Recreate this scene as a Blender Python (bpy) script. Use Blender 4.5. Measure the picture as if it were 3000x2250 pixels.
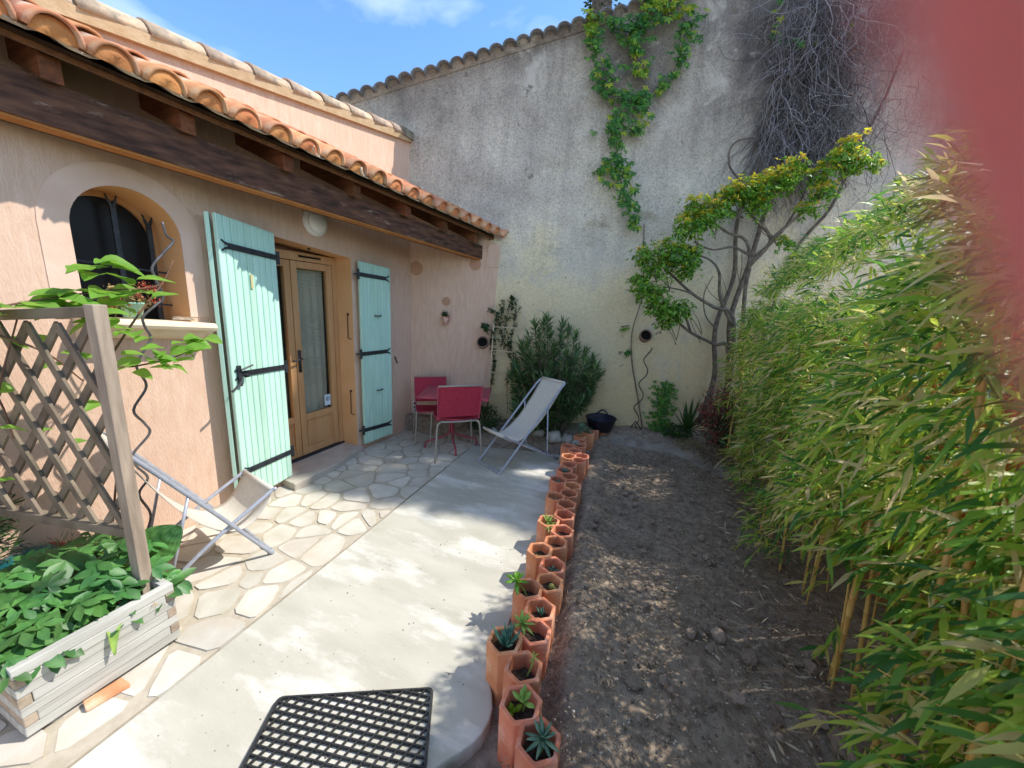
import bpy, bmesh, math, random
import numpy as np
from mathutils import Vector, Matrix
R = math.radians
random.seed(7); rng = np.random.default_rng(7)
sc = bpy.context.scene
for o in list(bpy.data.objects): bpy.data.objects.remove(o)

# ------------------------------------------------------------------ camera
F, PITCH, ROLL, AZ, HC = 1100.0, R(11.8), R(2.8), R(21.2), 1.65
fwd0 = Vector((-math.sin(AZ), math.cos(AZ), 0)); rt0 = Vector((math.cos(AZ), math.sin(AZ), 0)); up0 = Vector((0, 0, 1))
fwd = math.cos(PITCH) * fwd0 - math.sin(PITCH) * up0
up1 = math.sin(PITCH) * fwd0 + math.cos(PITCH) * up0
rt = math.cos(ROLL) * rt0 + math.sin(ROLL) * up1
upv = -math.sin(ROLL) * rt0 + math.cos(ROLL) * up1
cam_d = bpy.data.cameras.new('camera'); cam = bpy.data.objects.new('camera', cam_d)
sc.collection.objects.link(cam); sc.camera = cam
M = Matrix((rt, upv, -fwd)).transposed().to_4x4(); M.translation = Vector((0, 0, HC))
cam.matrix_world = M
cam_d.sensor_fit = 'HORIZONTAL'; cam_d.sensor_width = 36.0; cam_d.lens = F / 3000 * 36
cam_d.clip_start = 0.002; cam_d.clip_end = 400
cam_d.dof.use_dof = True; cam_d.dof.focus_distance = 3.2
cam_d.dof.aperture_fstop = 13.2 / 4.2        # about 4 mm pupil

# ------------------------------------------------------------------ world, sun, exposure
SUN = Vector((0.70, 0.40, 1.0)).normalized()
sun_el = math.asin(SUN.z); sun_az = math.atan2(SUN.x, SUN.y)
w = bpy.data.worlds.new('World'); sc.world = w; w.use_nodes = True
nt = w.node_tree; nt.nodes.clear()
N = nt.nodes.new; L = nt.links.new
out = N('ShaderNodeOutputWorld'); bg = N('ShaderNodeBackground'); sky = N('ShaderNodeTexSky')
sky.sky_type = 'NISHITA'; sky.sun_disc = False; sky.sun_elevation = sun_el; sky.sun_rotation = sun_az
sky.altitude = 0; sky.air_density = 1.0; sky.dust_density = 0.3; sky.ozone_density = 3.0
tc = N('ShaderNodeTexCoord'); mp = N('ShaderNodeMapping'); mp.inputs['Scale'].default_value = (1.0, 1.6, 3.2)
mp.inputs['Rotation'].default_value = (0.3, 0.5, 0.9); mp.inputs['Location'].default_value = (1.36, 0.1, 0.2)
n1 = N('ShaderNodeTexNoise'); n1.inputs['Scale'].default_value = 1.5; n1.inputs['Detail'].default_value = 7; n1.inputs['Roughness'].default_value = 0.52; n1.inputs['Distortion'].default_value = 0.3
cr = N('ShaderNodeValToRGB'); cr.color_ramp.elements[0].position = 0.47; cr.color_ramp.elements[1].position = 0.78
cr.color_ramp.elements[0].color = (0, 0, 0, 1); cr.color_ramp.elements[1].color = (0.8, 0.8, 0.8, 1)
mx = N('ShaderNodeMixRGB'); mx.inputs['Color2'].default_value = (6.5, 7.0, 7.6, 1)
L(tc.outputs['Generated'], mp.inputs[0]); L(mp.outputs[0], n1.inputs[0]); L(n1.outputs[0], cr.inputs[0])
hs = N('ShaderNodeHueSaturation'); hs.inputs['Saturation'].default_value = 1.14; hs.inputs['Value'].default_value = 1.05; L(sky.outputs[0], hs.inputs['Color'])
L(cr.outputs[0], mx.inputs[0]); L(hs.outputs[0], mx.inputs['Color1'])
L(mx.outputs[0], bg.inputs[0]); bg.inputs[1].default_value = 0.15; L(bg.outputs[0], out.inputs[0])
sd = bpy.data.lights.new('sun', 'SUN'); sd.energy = 2.85; sd.angle = R(0.55); sd.color = (1.0, 0.955, 0.88)
so = bpy.data.objects.new('sun', sd); sc.collection.objects.link(so)
so.rotation_euler = (-SUN).to_track_quat('-Z', 'Y').to_euler(); so.location = (6, 4, 9)
sc.view_settings.view_transform = 'Standard'; sc.view_settings.look = 'None'
sc.view_settings.exposure = 1.03; sc.view_settings.gamma = 1; sc.view_settings.use_curve_mapping = False
sc.render.engine = 'CYCLES'; sc.cycles.max_bounces = 8; sc.cycles.transparent_max_bounces = 8
sc.cycles.diffuse_bounces = 5

# ------------------------------------------------------------------ material helpers
def mat(name, c1, c2=None, scale=6.0, rough=0.85, bump=0.0, bscale=40.0, stretch=(1, 1, 1), detail=6, pos=(0.35, 0.65),
        island=None, trans=0.0, spec=0.3, metal=0.0, c3=None, s3=1.5, p3=(0.5, 0.75), coord='Object', bdist=0.01, obj_rand=0.0, tcol=None):
    m = bpy.data.materials.new(name); m.use_nodes = True; t = m.node_tree; n = t.nodes; l = t.links.new
    b = n['Principled BSDF']; b.inputs['Roughness'].default_value = rough; b.inputs['Metallic'].default_value = metal
    b.inputs['Specular IOR Level'].default_value = spec
    co = n.new('ShaderNodeTexCoord'); mp = n.new('ShaderNodeMapping'); mp.inputs['Scale'].default_value = stretch
    l(co.outputs[coord], mp.inputs[0])
    col = None
    rgb = n.new('ShaderNodeRGB'); rgb.outputs[0].default_value = (*c1, 1); col = rgb.outputs[0]
    if c2:
        tx = n.new('ShaderNodeTexNoise'); tx.inputs['Scale'].default_value = scale; tx.inputs['Detail'].default_value = detail
        l(mp.outputs[0], tx.inputs[0])
        r = n.new('ShaderNodeValToRGB'); r.color_ramp.elements[0].position = pos[0]; r.color_ramp.elements[1].position = pos[1]
        r.color_ramp.elements[0].color = (*c1, 1); r.color_ramp.elements[1].color = (*c2, 1)
        l(tx.outputs[0], r.inputs[0]); col = r.outputs[0]
    if c3:
        tx = n.new('ShaderNodeTexNoise'); tx.inputs['Scale'].default_value = s3; tx.inputs['Detail'].default_value = 8
        tx.inputs['Roughness'].default_value = 0.65
        l(mp.outputs[0], tx.inputs[0])
        r = n.new('ShaderNodeValToRGB'); r.color_ramp.elements[0].position = p3[0]; r.color_ramp.elements[1].position = p3[1]
        r.color_ramp.elements[0].color = (0, 0, 0, 1); r.color_ramp.elements[1].color = (1, 1, 1, 1)
        l(tx.outputs[0], r.inputs[0]); mi = n.new('ShaderNodeMixRGB'); mi.inputs['Color2'].default_value = (*c3, 1)
        l(r.outputs[0], mi.inputs[0]); l(col, mi.inputs['Color1']); col = mi.outputs[0]
    if island:
        g = n.new('ShaderNodeNewGeometry'); r = n.new('ShaderNodeValToRGB')
        el = r.color_ramp.elements
        while len(el) < len(island): el.new(0.5)
        for i, (p, c) in enumerate(island): el[i].position = p; el[i].color = (*c, 1)
        l(g.outputs['Random Per Island'], r.inputs[0]); col = r.outputs[0]
    if obj_rand:
        oi = n.new('ShaderNodeObjectInfo'); hv = n.new('ShaderNodeHueSaturation')
        mr = n.new('ShaderNodeMapRange'); mr.inputs['To Min'].default_value = 1 - obj_rand; mr.inputs['To Max'].default_value = 1 + obj_rand
        l(oi.outputs['Random'], mr.inputs[0]); l(mr.outputs[0], hv.inputs['Value']); l(col, hv.inputs['Color'])
        mh = n.new('ShaderNodeMapRange'); mh.inputs['To Min'].default_value = 0.488; mh.inputs['To Max'].default_value = 0.506; mw = n.new('ShaderNodeMath'); mw.operation = 'FRACT'; ml = n.new('ShaderNodeMath'); ml.operation = 'MULTIPLY'; ml.inputs[1].default_value = 7.31; l(oi.outputs['Random'], ml.inputs[0]); l(ml.outputs[0], mw.inputs[0]); l(mw.outputs[0], mh.inputs[0]); l(mh.outputs[0], hv.inputs['Hue']); col = hv.outputs[0]
    l(col, b.inputs['Base Color'])
    if bump:
        bt = n.new('ShaderNodeTexNoise'); bt.inputs['Scale'].default_value = bscale; bt.inputs['Detail'].default_value = 8
        bt.inputs['Roughness'].default_value = 0.6
        l(mp.outputs[0], bt.inputs[0]); bp = n.new('ShaderNodeBump'); bp.inputs['Strength'].default_value = bump; bp.inputs['Distance'].default_value = bdist
        l(bt.outputs[0], bp.inputs['Height']); l(bp.outputs[0], b.inputs['Normal'])
    if trans:
        tr = n.new('ShaderNodeBsdfTranslucent'); ms = n.new('ShaderNodeMixShader'); ms.inputs[0].default_value = trans
        if tcol:
            tr.inputs[0].default_value = (*tcol, 1)
        else:
            h = n.new('ShaderNodeHueSaturation'); h.inputs['Value'].default_value = 1.7; h.inputs['Hue'].default_value = 0.485
            l(col, h.inputs['Color']); l(h.outputs[0], tr.inputs[0])
        l(b.outputs[0], ms.inputs[1]); l(tr.outputs[0], ms.inputs[2]); l(ms.outputs[0], n['Material Output'].inputs[0])
    return m

# ------------------------------------------------------------------ object helpers
col = sc.collection
def setp(o, label=None, cat=None, group=None, kind=None):
    if label: o['label'] = label
    if cat: o['category'] = cat
    if group: o['group'] = group
    if kind: o['kind'] = kind
    return o
def thing(name, loc, label, cat, group=None):
    o = bpy.data.objects.new(name, None); o.location = loc; o.empty_display_size = 0.05; col.objects.link(o)
    return setp(o, label, cat, group)
def worldloc(o):
    v = Vector((0, 0, 0))
    while o is not None: v += o.location; o = o.parent
    return v
def mk(name, V, Fc, m, parent=None, smooth=False, kind=None):
    """mesh from world coordinates, parented (no rotations anywhere)"""
    off = worldloc(parent) if parent is not None else Vector((0, 0, 0))
    V = np.asarray(V, dtype=float).reshape(-1, 3) - np.array(off)
    me = bpy.data.meshes.new(name)
    me.from_pydata(V.tolist(), [], [list(map(int, f)) for f in Fc] if not isinstance(Fc, np.ndarray) else Fc.tolist())
    me.materials.append(m)
    if smooth: me.polygons.foreach_set('use_smooth', [True] * len(me.polygons))
    me.update()
    o = bpy.data.objects.new(name, me); col.objects.link(o)
    if parent is not None: o.parent = parent
    if kind: o['kind'] = kind
    return o
class MB:
    def __init__(s): s.V = []; s.F = []
    def add(s, V, Fc):
        k = len(s.V); s.V += [tuple(v) for v in V]; s.F += [tuple(i + k for i in f) for f in Fc]; return s
    def box(s, a, b):
        x0, y0, z0 = a; x1, y1, z1 = b
        return s.add([(x0, y0, z0), (x1, y0, z0), (x1, y1, z0), (x0, y1, z0), (x0, y0, z1), (x1, y0, z1), (x1, y1, z1), (x0, y1, z1)],
                     [(0, 3, 2, 1), (4, 5, 6, 7), (0, 1, 5, 4), (1, 2, 6, 5), (2, 3, 7, 6), (3, 0, 4, 7)])
    def hexa(s, v8):  # bottom 4, top 4 (ccw)
        return s.add(v8, [(0, 3, 2, 1), (4, 5, 6, 7), (0, 1, 5, 4), (1, 2, 6, 5), (2, 3, 7, 6), (3, 0, 4, 7)])
    def beam(s, p, q, w, h, up=(0, 0, 1)):
        p = Vector(p); q = Vector(q); d = (q - p).normalized(); sd = d.cross(Vector(up))
        if sd.length < 1e-4: sd = d.cross(Vector((1, 0, 0)))
        sd.normalize(); u = sd.cross(d); a = sd * w / 2; b = u * h / 2
        return s.hexa([p - a - b, p + a - b, q + a - b, q - a - b, p - a + b, p + a + b, q + a + b, q - a + b])
    def tube(s, pts, r, n=8, cap=True):
        pts = [Vector(p) for p in pts]; m = len(pts)
        rr = r if isinstance(r, (list, tuple)) else [r] * m
        k = len(s.V); prev = None
        for i, p in enumerate(pts):
            t = (pts[min(i + 1, m - 1)] - pts[max(i - 1, 0)])
            t = t.normalized() if t.length > 1e-9 else Vector((0, 0, 1))
            if prev is None:
                a = t.cross(Vector((0, 0, 1)));
                if a.length < 0.05: a = t.cross(Vector((1, 0, 0)))
            else:
                a = prev - t * prev.dot(t)
            a.normalize(); prev = a; b = t.cross(a)
            for j in range(n):
                an = 2 * math.pi * j / n; s.V.append(tuple(p + (a * math.cos(an) + b * math.sin(an)) * rr[i]))
        for i in range(m - 1):
            for j in range(n):
                s.F.append((k + i * n + j, k + i * n + (j + 1) % n, k + (i + 1) * n + (j + 1) % n, k + (i + 1) * n + j))
        if cap:
            s.F.append(tuple(k + j for j in range(n))[::-1]); s.F.append(tuple(k + (m - 1) * n + j for j in range(n)))
        return s
    def lathe(s, prof, c, n=24, axis=(0, 0, 1)):
        ax = Vector(axis).normalized(); a = ax.cross(Vector((0.13, 0.9, 0.31))).normalized(); b = ax.cross(a); c = Vector(c); k = len(s.V)
        for (r, z) in prof:
            for j in range(n):
                an = 2 * math.pi * j / n; s.V.append(tuple(c + ax * z + (a * math.cos(an) + b * math.sin(an)) * r))
        for i in range(len(prof) - 1):
            for j in range(n):
                s.F.append((k + i * n + j, k + i * n + (j + 1) % n, k + (i + 1) * n + (j + 1) % n, k + (i + 1) * n + j))
        return s
    def poly(s, pts, z0, z1):
        n = len(pts); k = len(s.V)
        s.V += [(p[0], p[1], z0) for p in pts] + [(p[0], p[1], z1) for p in pts]
        s.F.append(tuple(range(k, k + n))[::-1]); s.F.append(tuple(range(k + n, k + 2 * n)))
        for i in range(n): j = (i + 1) % n; s.F.append((k + i, k + j, k + n + j, k + n + i))
        return s
    def build(s, name, m, parent=None, smooth=False, kind=None, bevel=0, seg=2):
        o = mk(name, s.V, s.F, m, parent, smooth, kind)
        if bevel:
            b = o.modifiers.new('bevel', 'BEVEL'); b.width = bevel; b.segments = seg; b.limit_method = 'ANGLE'; b.angle_limit = R(40)
        return o
def bez(p, n=8):
    """smooth polyline through points (Catmull-Rom)"""
    p = [Vector(q) for q in p]; P = [2 * p[0] - p[1]] + p + [2 * p[-1] - p[-2]]; o = []
    for i in range(1, len(P) - 2):
        for k in range(n):
            t = k / n
            o.append(0.5 * ((2 * P[i]) + (-P[i - 1] + P[i + 1]) * t + (2 * P[i - 1] - 5 * P[i] + 4 * P[i + 1] - P[i + 2]) * t * t + (-P[i - 1] + 3 * P[i] - 3 * P[i + 1] + P[i + 2]) * t ** 3))
    o.append(p[-1]); return o
def leaves_np(base, dirv, nrm, length, width, droop=0.15, fold=0.12, widest=0.4):
    """arrays of leaves: 6 verts / 4 faces each"""
    n = len(base); d = dirv / np.linalg.norm(dirv, axis=1, keepdims=True)
    s = np.cross(d, nrm); s /= np.linalg.norm(s, axis=1, keepdims=True) + 1e-9; u = np.cross(s, d)
    Lg = length[:, None]; W = width[:, None]
    b0 = base; mid = base + d * Lg * widest; mid2 = base + d * Lg * 0.72 - np.array([0, 0, 1]) * Lg * droop * 0.35
    tip = base + d * Lg - np.array([0, 0, 1]) * Lg * droop
    V = np.stack([b0, mid + s * W / 2 + u * W * fold, mid - s * W / 2 + u * W * fold, mid, mid2 + s * W * 0.33, mid2 - s * W * 0.33, mid2 - u * W * fold * .4, tip], axis=1)
    f = np.array([[0, 3, 1, 1], [0, 2, 3, 3], [1, 3, 6, 4], [3, 2, 5, 6], [4, 6, 7, 7], [6, 5, 7, 7]])
    Fc = (f[None] + (np.arange(n) * 8)[:, None, None]).reshape(-1, 4)
    return V.reshape(-1, 3), Fc
def mk_leaves(name, V, Fc, m, parent=None, kind=None):
    off = np.array(worldloc(parent)) if parent is not None else 0
    V = V - off
    tri = Fc[:, 2] == Fc[:, 3]
    loops = []; starts = []; tot = []
    cnt = np.where(tri, 3, 4); st = np.concatenate([[0], np.cumsum(cnt)[:-1]])
    flat = np.empty(cnt.sum(), dtype=np.int32)
    for c in range(3): flat[st + c] = Fc[:, c]
    flat[st[~tri] + 3] = Fc[~tri, 3]
    me = bpy.data.meshes.new(name); me.vertices.add(len(V)); me.vertices.foreach_set('co', V.astype(np.float32).ravel())
    me.loops.add(len(flat)); me.loops.foreach_set('vertex_index', flat)
    me.polygons.add(len(cnt)); me.polygons.foreach_set('loop_start', st.astype(np.int32)); me.polygons.foreach_set('loop_total', cnt.astype(np.int32))
    me.polygons.foreach_set('use_smooth', np.ones(len(cnt), dtype=bool))
    me.materials.append(m); me.update(calc_edges=True); me.validate()
    o = bpy.data.objects.new(name, me); col.objects.link(o)
    if parent is not None: o.parent = parent
    if kind: o['kind'] = kind
    return o
def rdir(n, up=0.0):
    v = rng.normal(size=(n, 3)); v /= np.linalg.norm(v, axis=1, keepdims=True); v[:, 2] += up; return v / np.linalg.norm(v, axis=1, keepdims=True)

# gray wall frame: s along the wall, z up, off = distance in front of it
GP = Vector((-2.96, 3.99, 0)); GD = Vector((0.945, 0.327, 0)).normalized(); GN = Vector((GD.y, -GD.x, 0))
def G(s, z, off=0.0): return GP + GD * s + GN * off + Vector((0, 0, z))
WX = -2.96
def walld(x, y): return (Vector((x, y, 0)) - GP).dot(GN)
def sstep(a, b, t): t = min(1, max(0, (t - a) / (b - a))); return t * t * (3 - 2 * t)
def potline(y): return -0.235 - .17 * min(1, max(0, (y - 1) / .9)) - .23 * min(1, max(0, (y - 1.9) / 1.8))
def potrise(x, y):
    d_ = x - potline(y)
    return 0.095 * math.exp(-max(0, d_ - .10) ** 2 / .045) * sstep(.02, .11, d_)
def gh(x, y): return 0.2 * sstep(0.62, 0.12, walld(x, y))

# ------------------------------------------------------------------ materials
m_pink = mat('pink_scratch_render', (0.64, 0.42, 0.295), (0.74, 0.53, 0.40), scale=30, rough=0.95, bump=0.85, bscale=130, stretch=(1, 1, 0.22), bdist=0.007, pos=(.3, .75), c3=(0.66, 0.44, 0.32), s3=2.6, p3=(0.46, 0.7))
m_pinks = mat('pink_smooth_render', (0.66, 0.45, 0.33), (0.73, 0.52, 0.40), scale=5, rough=0.9, bump=0.4, bscale=60, bdist=0.004)
m_reveal = mat('ochre_reveal_paint', (0.66, 0.38, 0.17), (0.72, 0.43, 0.21), scale=4, rough=0.8, bump=0.2, bscale=70, bdist=0.003)
m_sill = mat('cream_stone_sill', (0.72, 0.58, 0.38), (0.78, 0.66, 0.47), scale=5, rough=0.75, bump=0.2, bscale=60, bdist=0.003)
m_tile = mat('terracotta_roof_tile', (0.52, 0.20, 0.09), (0.66, 0.34, 0.18), scale=9, rough=0.85, bump=0.5, bscale=45, bdist=0.004, c3=(0.62, 0.50, 0.36), s3=7, p3=(0.52, 0.72), obj_rand=0.22)
m_tile_old = mat('weathered_roof_tile', (0.54, 0.38, 0.24), (0.66, 0.50, 0.34), scale=9, rough=0.9, bump=0.6, bscale=45, bdist=0.004, c3=(0.22, 0.19, 0.15), s3=9, p3=(0.52, 0.7), obj_rand=0.15)
m_lichen = mat('lichened_grey_coping_tile', (0.11, 0.108, 0.108), (0.27, 0.265, 0.26), scale=14, rough=0.95, bump=0.8, bscale=40, bdist=0.008, c3=(0.05, 0.05, 0.055), s3=9, p3=(0.5, 0.65), obj_rand=0.15)
m_beam = mat('dark_stained_beam', (0.045, 0.020, 0.012), (0.15, 0.065, 0.036), scale=5, rough=0.7, bump=0.5, bscale=30, stretch=(6, 0.7, 6), bdist=0.006, c3=(0.34, 0.24, 0.17), s3=4.5, p3=(0.60, 0.72))
m_raf = mat('orange_stained_rafter', (0.105, 0.038, 0.014), (0.185, 0.07, 0.024), scale=8, rough=0.65, bump=0.3, bscale=30, stretch=(0.7, 6, 6), bdist=0.004, obj_rand=0.3)
m_dark = mat('dark_stained_board', (0.03, 0.017, 0.011), (0.06, 0.035, 0.022), scale=8, rough=0.8, bump=0.3)
m_shut = mat('mint_green_paint', (0.46, 0.70, 0.57), (0.51, 0.75, 0.62), c3=(0.36, 0.56, 0.45), s3=2.2, p3=(0.56, 0.80), scale=3, rough=0.55, bump=0.15, bscale=25, stretch=(5, 5, 0.5), bdist=0.003, spec=0.35, obj_rand=0.05)
m_iron = mat('black_painted_iron', (0.012, 0.014, 0.018), (0.03, 0.034, 0.04), scale=20, rough=0.5, bump=0.3, bscale=80, bdist=0.002, spec=0.5)
m_door = mat('ochre_door_paint', (0.50, 0.27, 0.115), (0.56, 0.32, 0.145), scale=4, rough=0.5, bump=0.1, bscale=25, stretch=(5, 5, 0.6), bdist=0.002, spec=0.4)
m_alu = mat('grey_metal_tube', (0.36, 0.38, 0.44), (0.44, 0.46, 0.52), scale=30, rough=0.4, metal=0.35, spec=0.5)
m_canvas = mat('beige_canvas', (0.66, 0.61, 0.52), (0.72, 0.67, 0.58), scale=40, rough=0.9, bump=0.4, bscale=300, bdist=0.001, trans=0.18, tcol=(0.6, 0.5, 0.36))
m_red = mat('raspberry_red_cord', (0.36, 0.020, 0.045), (0.48, 0.035, 0.07), scale=60, rough=0.55, bump=0.3, bscale=200, bdist=0.001, spec=0.4)
m_redt = mat('raspberry_red_metal', (0.32, 0.035, 0.07), (0.40, 0.05, 0.085), scale=10, rough=0.42, spec=0.5)
m_leg = mat('taupe_metal_leg', (0.30, 0.26, 0.22), (0.36, 0.31, 0.26), scale=20, rough=0.45, spec=0.5)
m_terra = mat('terracotta_clay', (0.62, 0.225, 0.105), (0.74, 0.315, 0.165), scale=8, rough=0.9, bump=0.35, bscale=60, bdist=0.003, c3=(0.80, 0.52, 0.38), s3=9, p3=(0.50, 0.70), obj_rand=0.13)
m_soilpot = mat('potting_soil', (0.035, 0.024, 0.017), (0.09, 0.06, 0.04), scale=60, rough=1, bump=1.0, bscale=90, bdist=0.012)
m_soil = mat('dry_tilled_soil', (0.22, 0.165, 0.12), (0.38, 0.30, 0.225), scale=22, rough=1.0, bump=1.0, bscale=55, bdist=0.018, c3=(0.36, 0.29, 0.22), s3=9, p3=(0.52, 0.78), detail=10)
m_clod = mat('soil_clod', (0.25, 0.19, 0.145), (0.38, 0.30, 0.235), scale=30, rough=1.0, bump=0.8, bscale=60, bdist=0.006, obj_rand=0.3)
m_stone = mat('pale_limestone', (0.32, 0.29, 0.25), (0.48, 0.44, 0.38), scale=14, rough=0.9, bump=0.7, bscale=35, bdist=0.008, obj_rand=0.25)
m_conc = mat('screeded_concrete', (0.42, 0.395, 0.32), (0.52, 0.495, 0.415), scale=3.2, rough=0.9, bump=0.35, bscale=60, bdist=0.004, c3=(0.68, 0.655, 0.595), s3=2.6, p3=(0.50, 0.66), stretch=(0.55, 1.5, 1), detail=14)
m_flag = mat('cream_flagstone', (0.50, 0.455, 0.37), (0.60, 0.565, 0.49), scale=6, rough=0.85, bump=0.4, bscale=40, bdist=0.004, c3=(0.53, 0.44, 0.32), s3=2.2, p3=(0.54, 0.76), obj_rand=0.10)
m_mort = mat('tan_mortar', (0.40, 0.345, 0.26), (0.48, 0.42, 0.33), scale=20, rough=0.95, bump=0.5, bscale=70, bdist=0.004)
m_wood = mat('weathered_grey_timber', (0.25, 0.20, 0.145), (0.40, 0.33, 0.24), scale=7, rough=0.85, bump=0.5, bscale=40, stretch=(5, 5, 0.6), bdist=0.003, obj_rand=0.12)
m_wood2 = mat('bleached_planter_timber', (0.38, 0.365, 0.32), (0.52, 0.505, 0.455), scale=6, rough=0.8, bump=0.45, bscale=40, stretch=(6, 0.6, 6), bdist=0.003, obj_rand=0.08)
m_woodx = mat('timber_end_grain', (0.30, 0.235, 0.17), (0.42, 0.34, 0.25), scale=30, rough=0.85, bump=0.4, bscale=60, bdist=0.003, obj_rand=0.15)
m_slat = mat('weathered_lattice_timber', (0.13, 0.10, 0.07), (0.24, 0.19, 0.135), scale=9, rough=0.9, bump=0.5, bscale=60, bdist=0.003, obj_rand=0.18)
m_mat = mat('black_rubber', (0.018, 0.019, 0.02), (0.035, 0.036, 0.036), scale=20, rough=0.6, spec=0.4)
m_cane2 = mat('pale_dry_bamboo', (0.56, 0.42, 0.27), (0.66, 0.52, 0.35), scale=12, rough=0.7)
m_cane = mat('bamboo_cane_yellow', (0.52, 0.33, 0.09), (0.64, 0.43, 0.14), scale=5, rough=0.45, obj_rand=0.18, spec=0.4)
m_reed = mat('reed_screen_cane', (0.60, 0.34, 0.12), (0.72, 0.45, 0.19), scale=20, rough=0.75, obj_rand=0.28, trans=0.25, tcol=(0.9, 0.42, 0.08))
G_BAM = [(0.0, (0.035, 0.13, 0.03)), (0.22, (0.075, 0.22, 0.035)), (0.45, (0.20, 0.39, 0.045)), (0.68, (0.40, 0.52, 0.065)), (0.83, (0.52, 0.47, 0.18)), (1.0, (0.62, 0.52, 0.30))]
m_bam = mat('bamboo_leaf', (0.06, 0.13, 0.03), island=G_BAM, rough=0.42, spec=0.4, trans=0.5)
m_ole = mat('oleander_leaf', (0.04, 0.09, 0.03), island=[(0, (0.035, 0.09, 0.035)), (0.5, (0.085, 0.17, 0.06)), (0.85, (0.16, 0.27, 0.09)), (1, (0.24, 0.35, 0.12))], rough=0.42, spec=0.5, trans=0.3)
m_dk = mat('dark_green_leaf', (0.02, 0.06, 0.015), island=[(0, (0.012, 0.04, 0.01)), (0.7, (0.03, 0.085, 0.018)), (1, (0.06, 0.14, 0.03))], rough=0.4, spec=0.5, trans=0.2)
m_ivy = mat('creeper_leaf', (0.04, 0.13, 0.03), island=[(0, (0.03, 0.12, 0.025)), (0.6, (0.06, 0.20, 0.035)), (0.85, (0.12, 0.30, 0.04)), (1, (0.24, 0.42, 0.05))], rough=0.45, trans=0.4)
m_lime = mat('young_lime_leaf', (0.25, 0.38, 0.03), island=[(0, (0.14, 0.28, 0.02)), (0.6, (0.28, 0.42, 0.03)), (1, (0.55, 0.52, 0.05))], rough=0.45, trans=0.5)
m_pit = mat('glossy_shrub_leaf', (0.05, 0.14, 0.03), island=[(0, (0.05, 0.16, 0.025)), (0.5, (0.12, 0.31, 0.035)), (0.85, (0.26, 0.46, 0.05)), (1, (0.45, 0.56, 0.06))], rough=0.35, spec=0.5, trans=0.4)
m_yel = mat('yellow_upper_leaf', (0.5, 0.45, 0.05), island=[(0, (0.34, 0.48, 0.03)), (0.5, (0.68, 0.66, 0.05)), (0.85, (0.80, 0.58, 0.06)), (1, (0.66, 0.30, 0.10))], rough=0.45, trans=0.4)
m_kiwi = mat('broad_vine_leaf', (0.14, 0.30, 0.04), (0.20, 0.38, 0.06), scale=14, island=[(0, (0.09, 0.22, 0.03)), (0.5, (0.16, 0.34, 0.05)), (1, (0.26, 0.44, 0.07))], rough=0.5, trans=0.45)
m_hell = mat('hellebore_leaf', (0.03, 0.12, 0.03), (0.10, 0.26, 0.06), scale=9, rough=0.42, spec=0.45, trans=0.25, bump=0.5, bscale=160, bdist=0.002, obj_rand=0.35)
m_phot = mat('red_photinia_leaf', (0.3, 0.05, 0.03), island=[(0, (0.05, 0.05, 0.025)), (0.45, (0.14, 0.035, 0.03)), (0.8, (0.30, 0.05, 0.045)), (1, (0.48, 0.13, 0.10))], rough=0.4, spec=0.5, trans=0.25)
m_suc = mat('grey_green_succulent', (0.10, 0.19, 0.13), (0.17, 0.27, 0.17), scale=20, rough=0.55, obj_rand=0.3)
m_aloe = mat('blue_green_aloe', (0.05, 0.15, 0.11), (0.13, 0.27, 0.18), scale=25, rough=0.5)
m_sucl = mat('pale_green_succulent', (0.22, 0.36, 0.07), (0.34, 0.48, 0.12), scale=20, rough=0.5, trans=0.2)
m_bark = mat('grey_brown_bark', (0.11, 0.085, 0.065), (0.22, 0.18, 0.14), scale=20, rough=0.95, bump=0.7, bscale=60, bdist=0.005)
m_twig = mat('dead_grey_twig', (0.22, 0.20, 0.20), island=[(0, (0.07, 0.062, 0.06)), (0.5, (0.19, 0.17, 0.17)), (1, (0.40, 0.37, 0.38))], rough=0.95)
m_white = mat('white_plastic', (0.74, 0.73, 0.70), rough=0.4, spec=0.5)
m_opal = mat('opal_lamp_cover', (0.80, 0.79, 0.77), rough=0.25, spec=0.5)
m_tub = mat('dark_blue_rubber', (0.012, 0.013, 0.03), rough=0.45, spec=0.5)
m_black = mat('plain_black_and_dark_hollow', (0.006, 0.005, 0.004), rough=1)  # plain black for wires and outlets, and for shade inside the pipes

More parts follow.
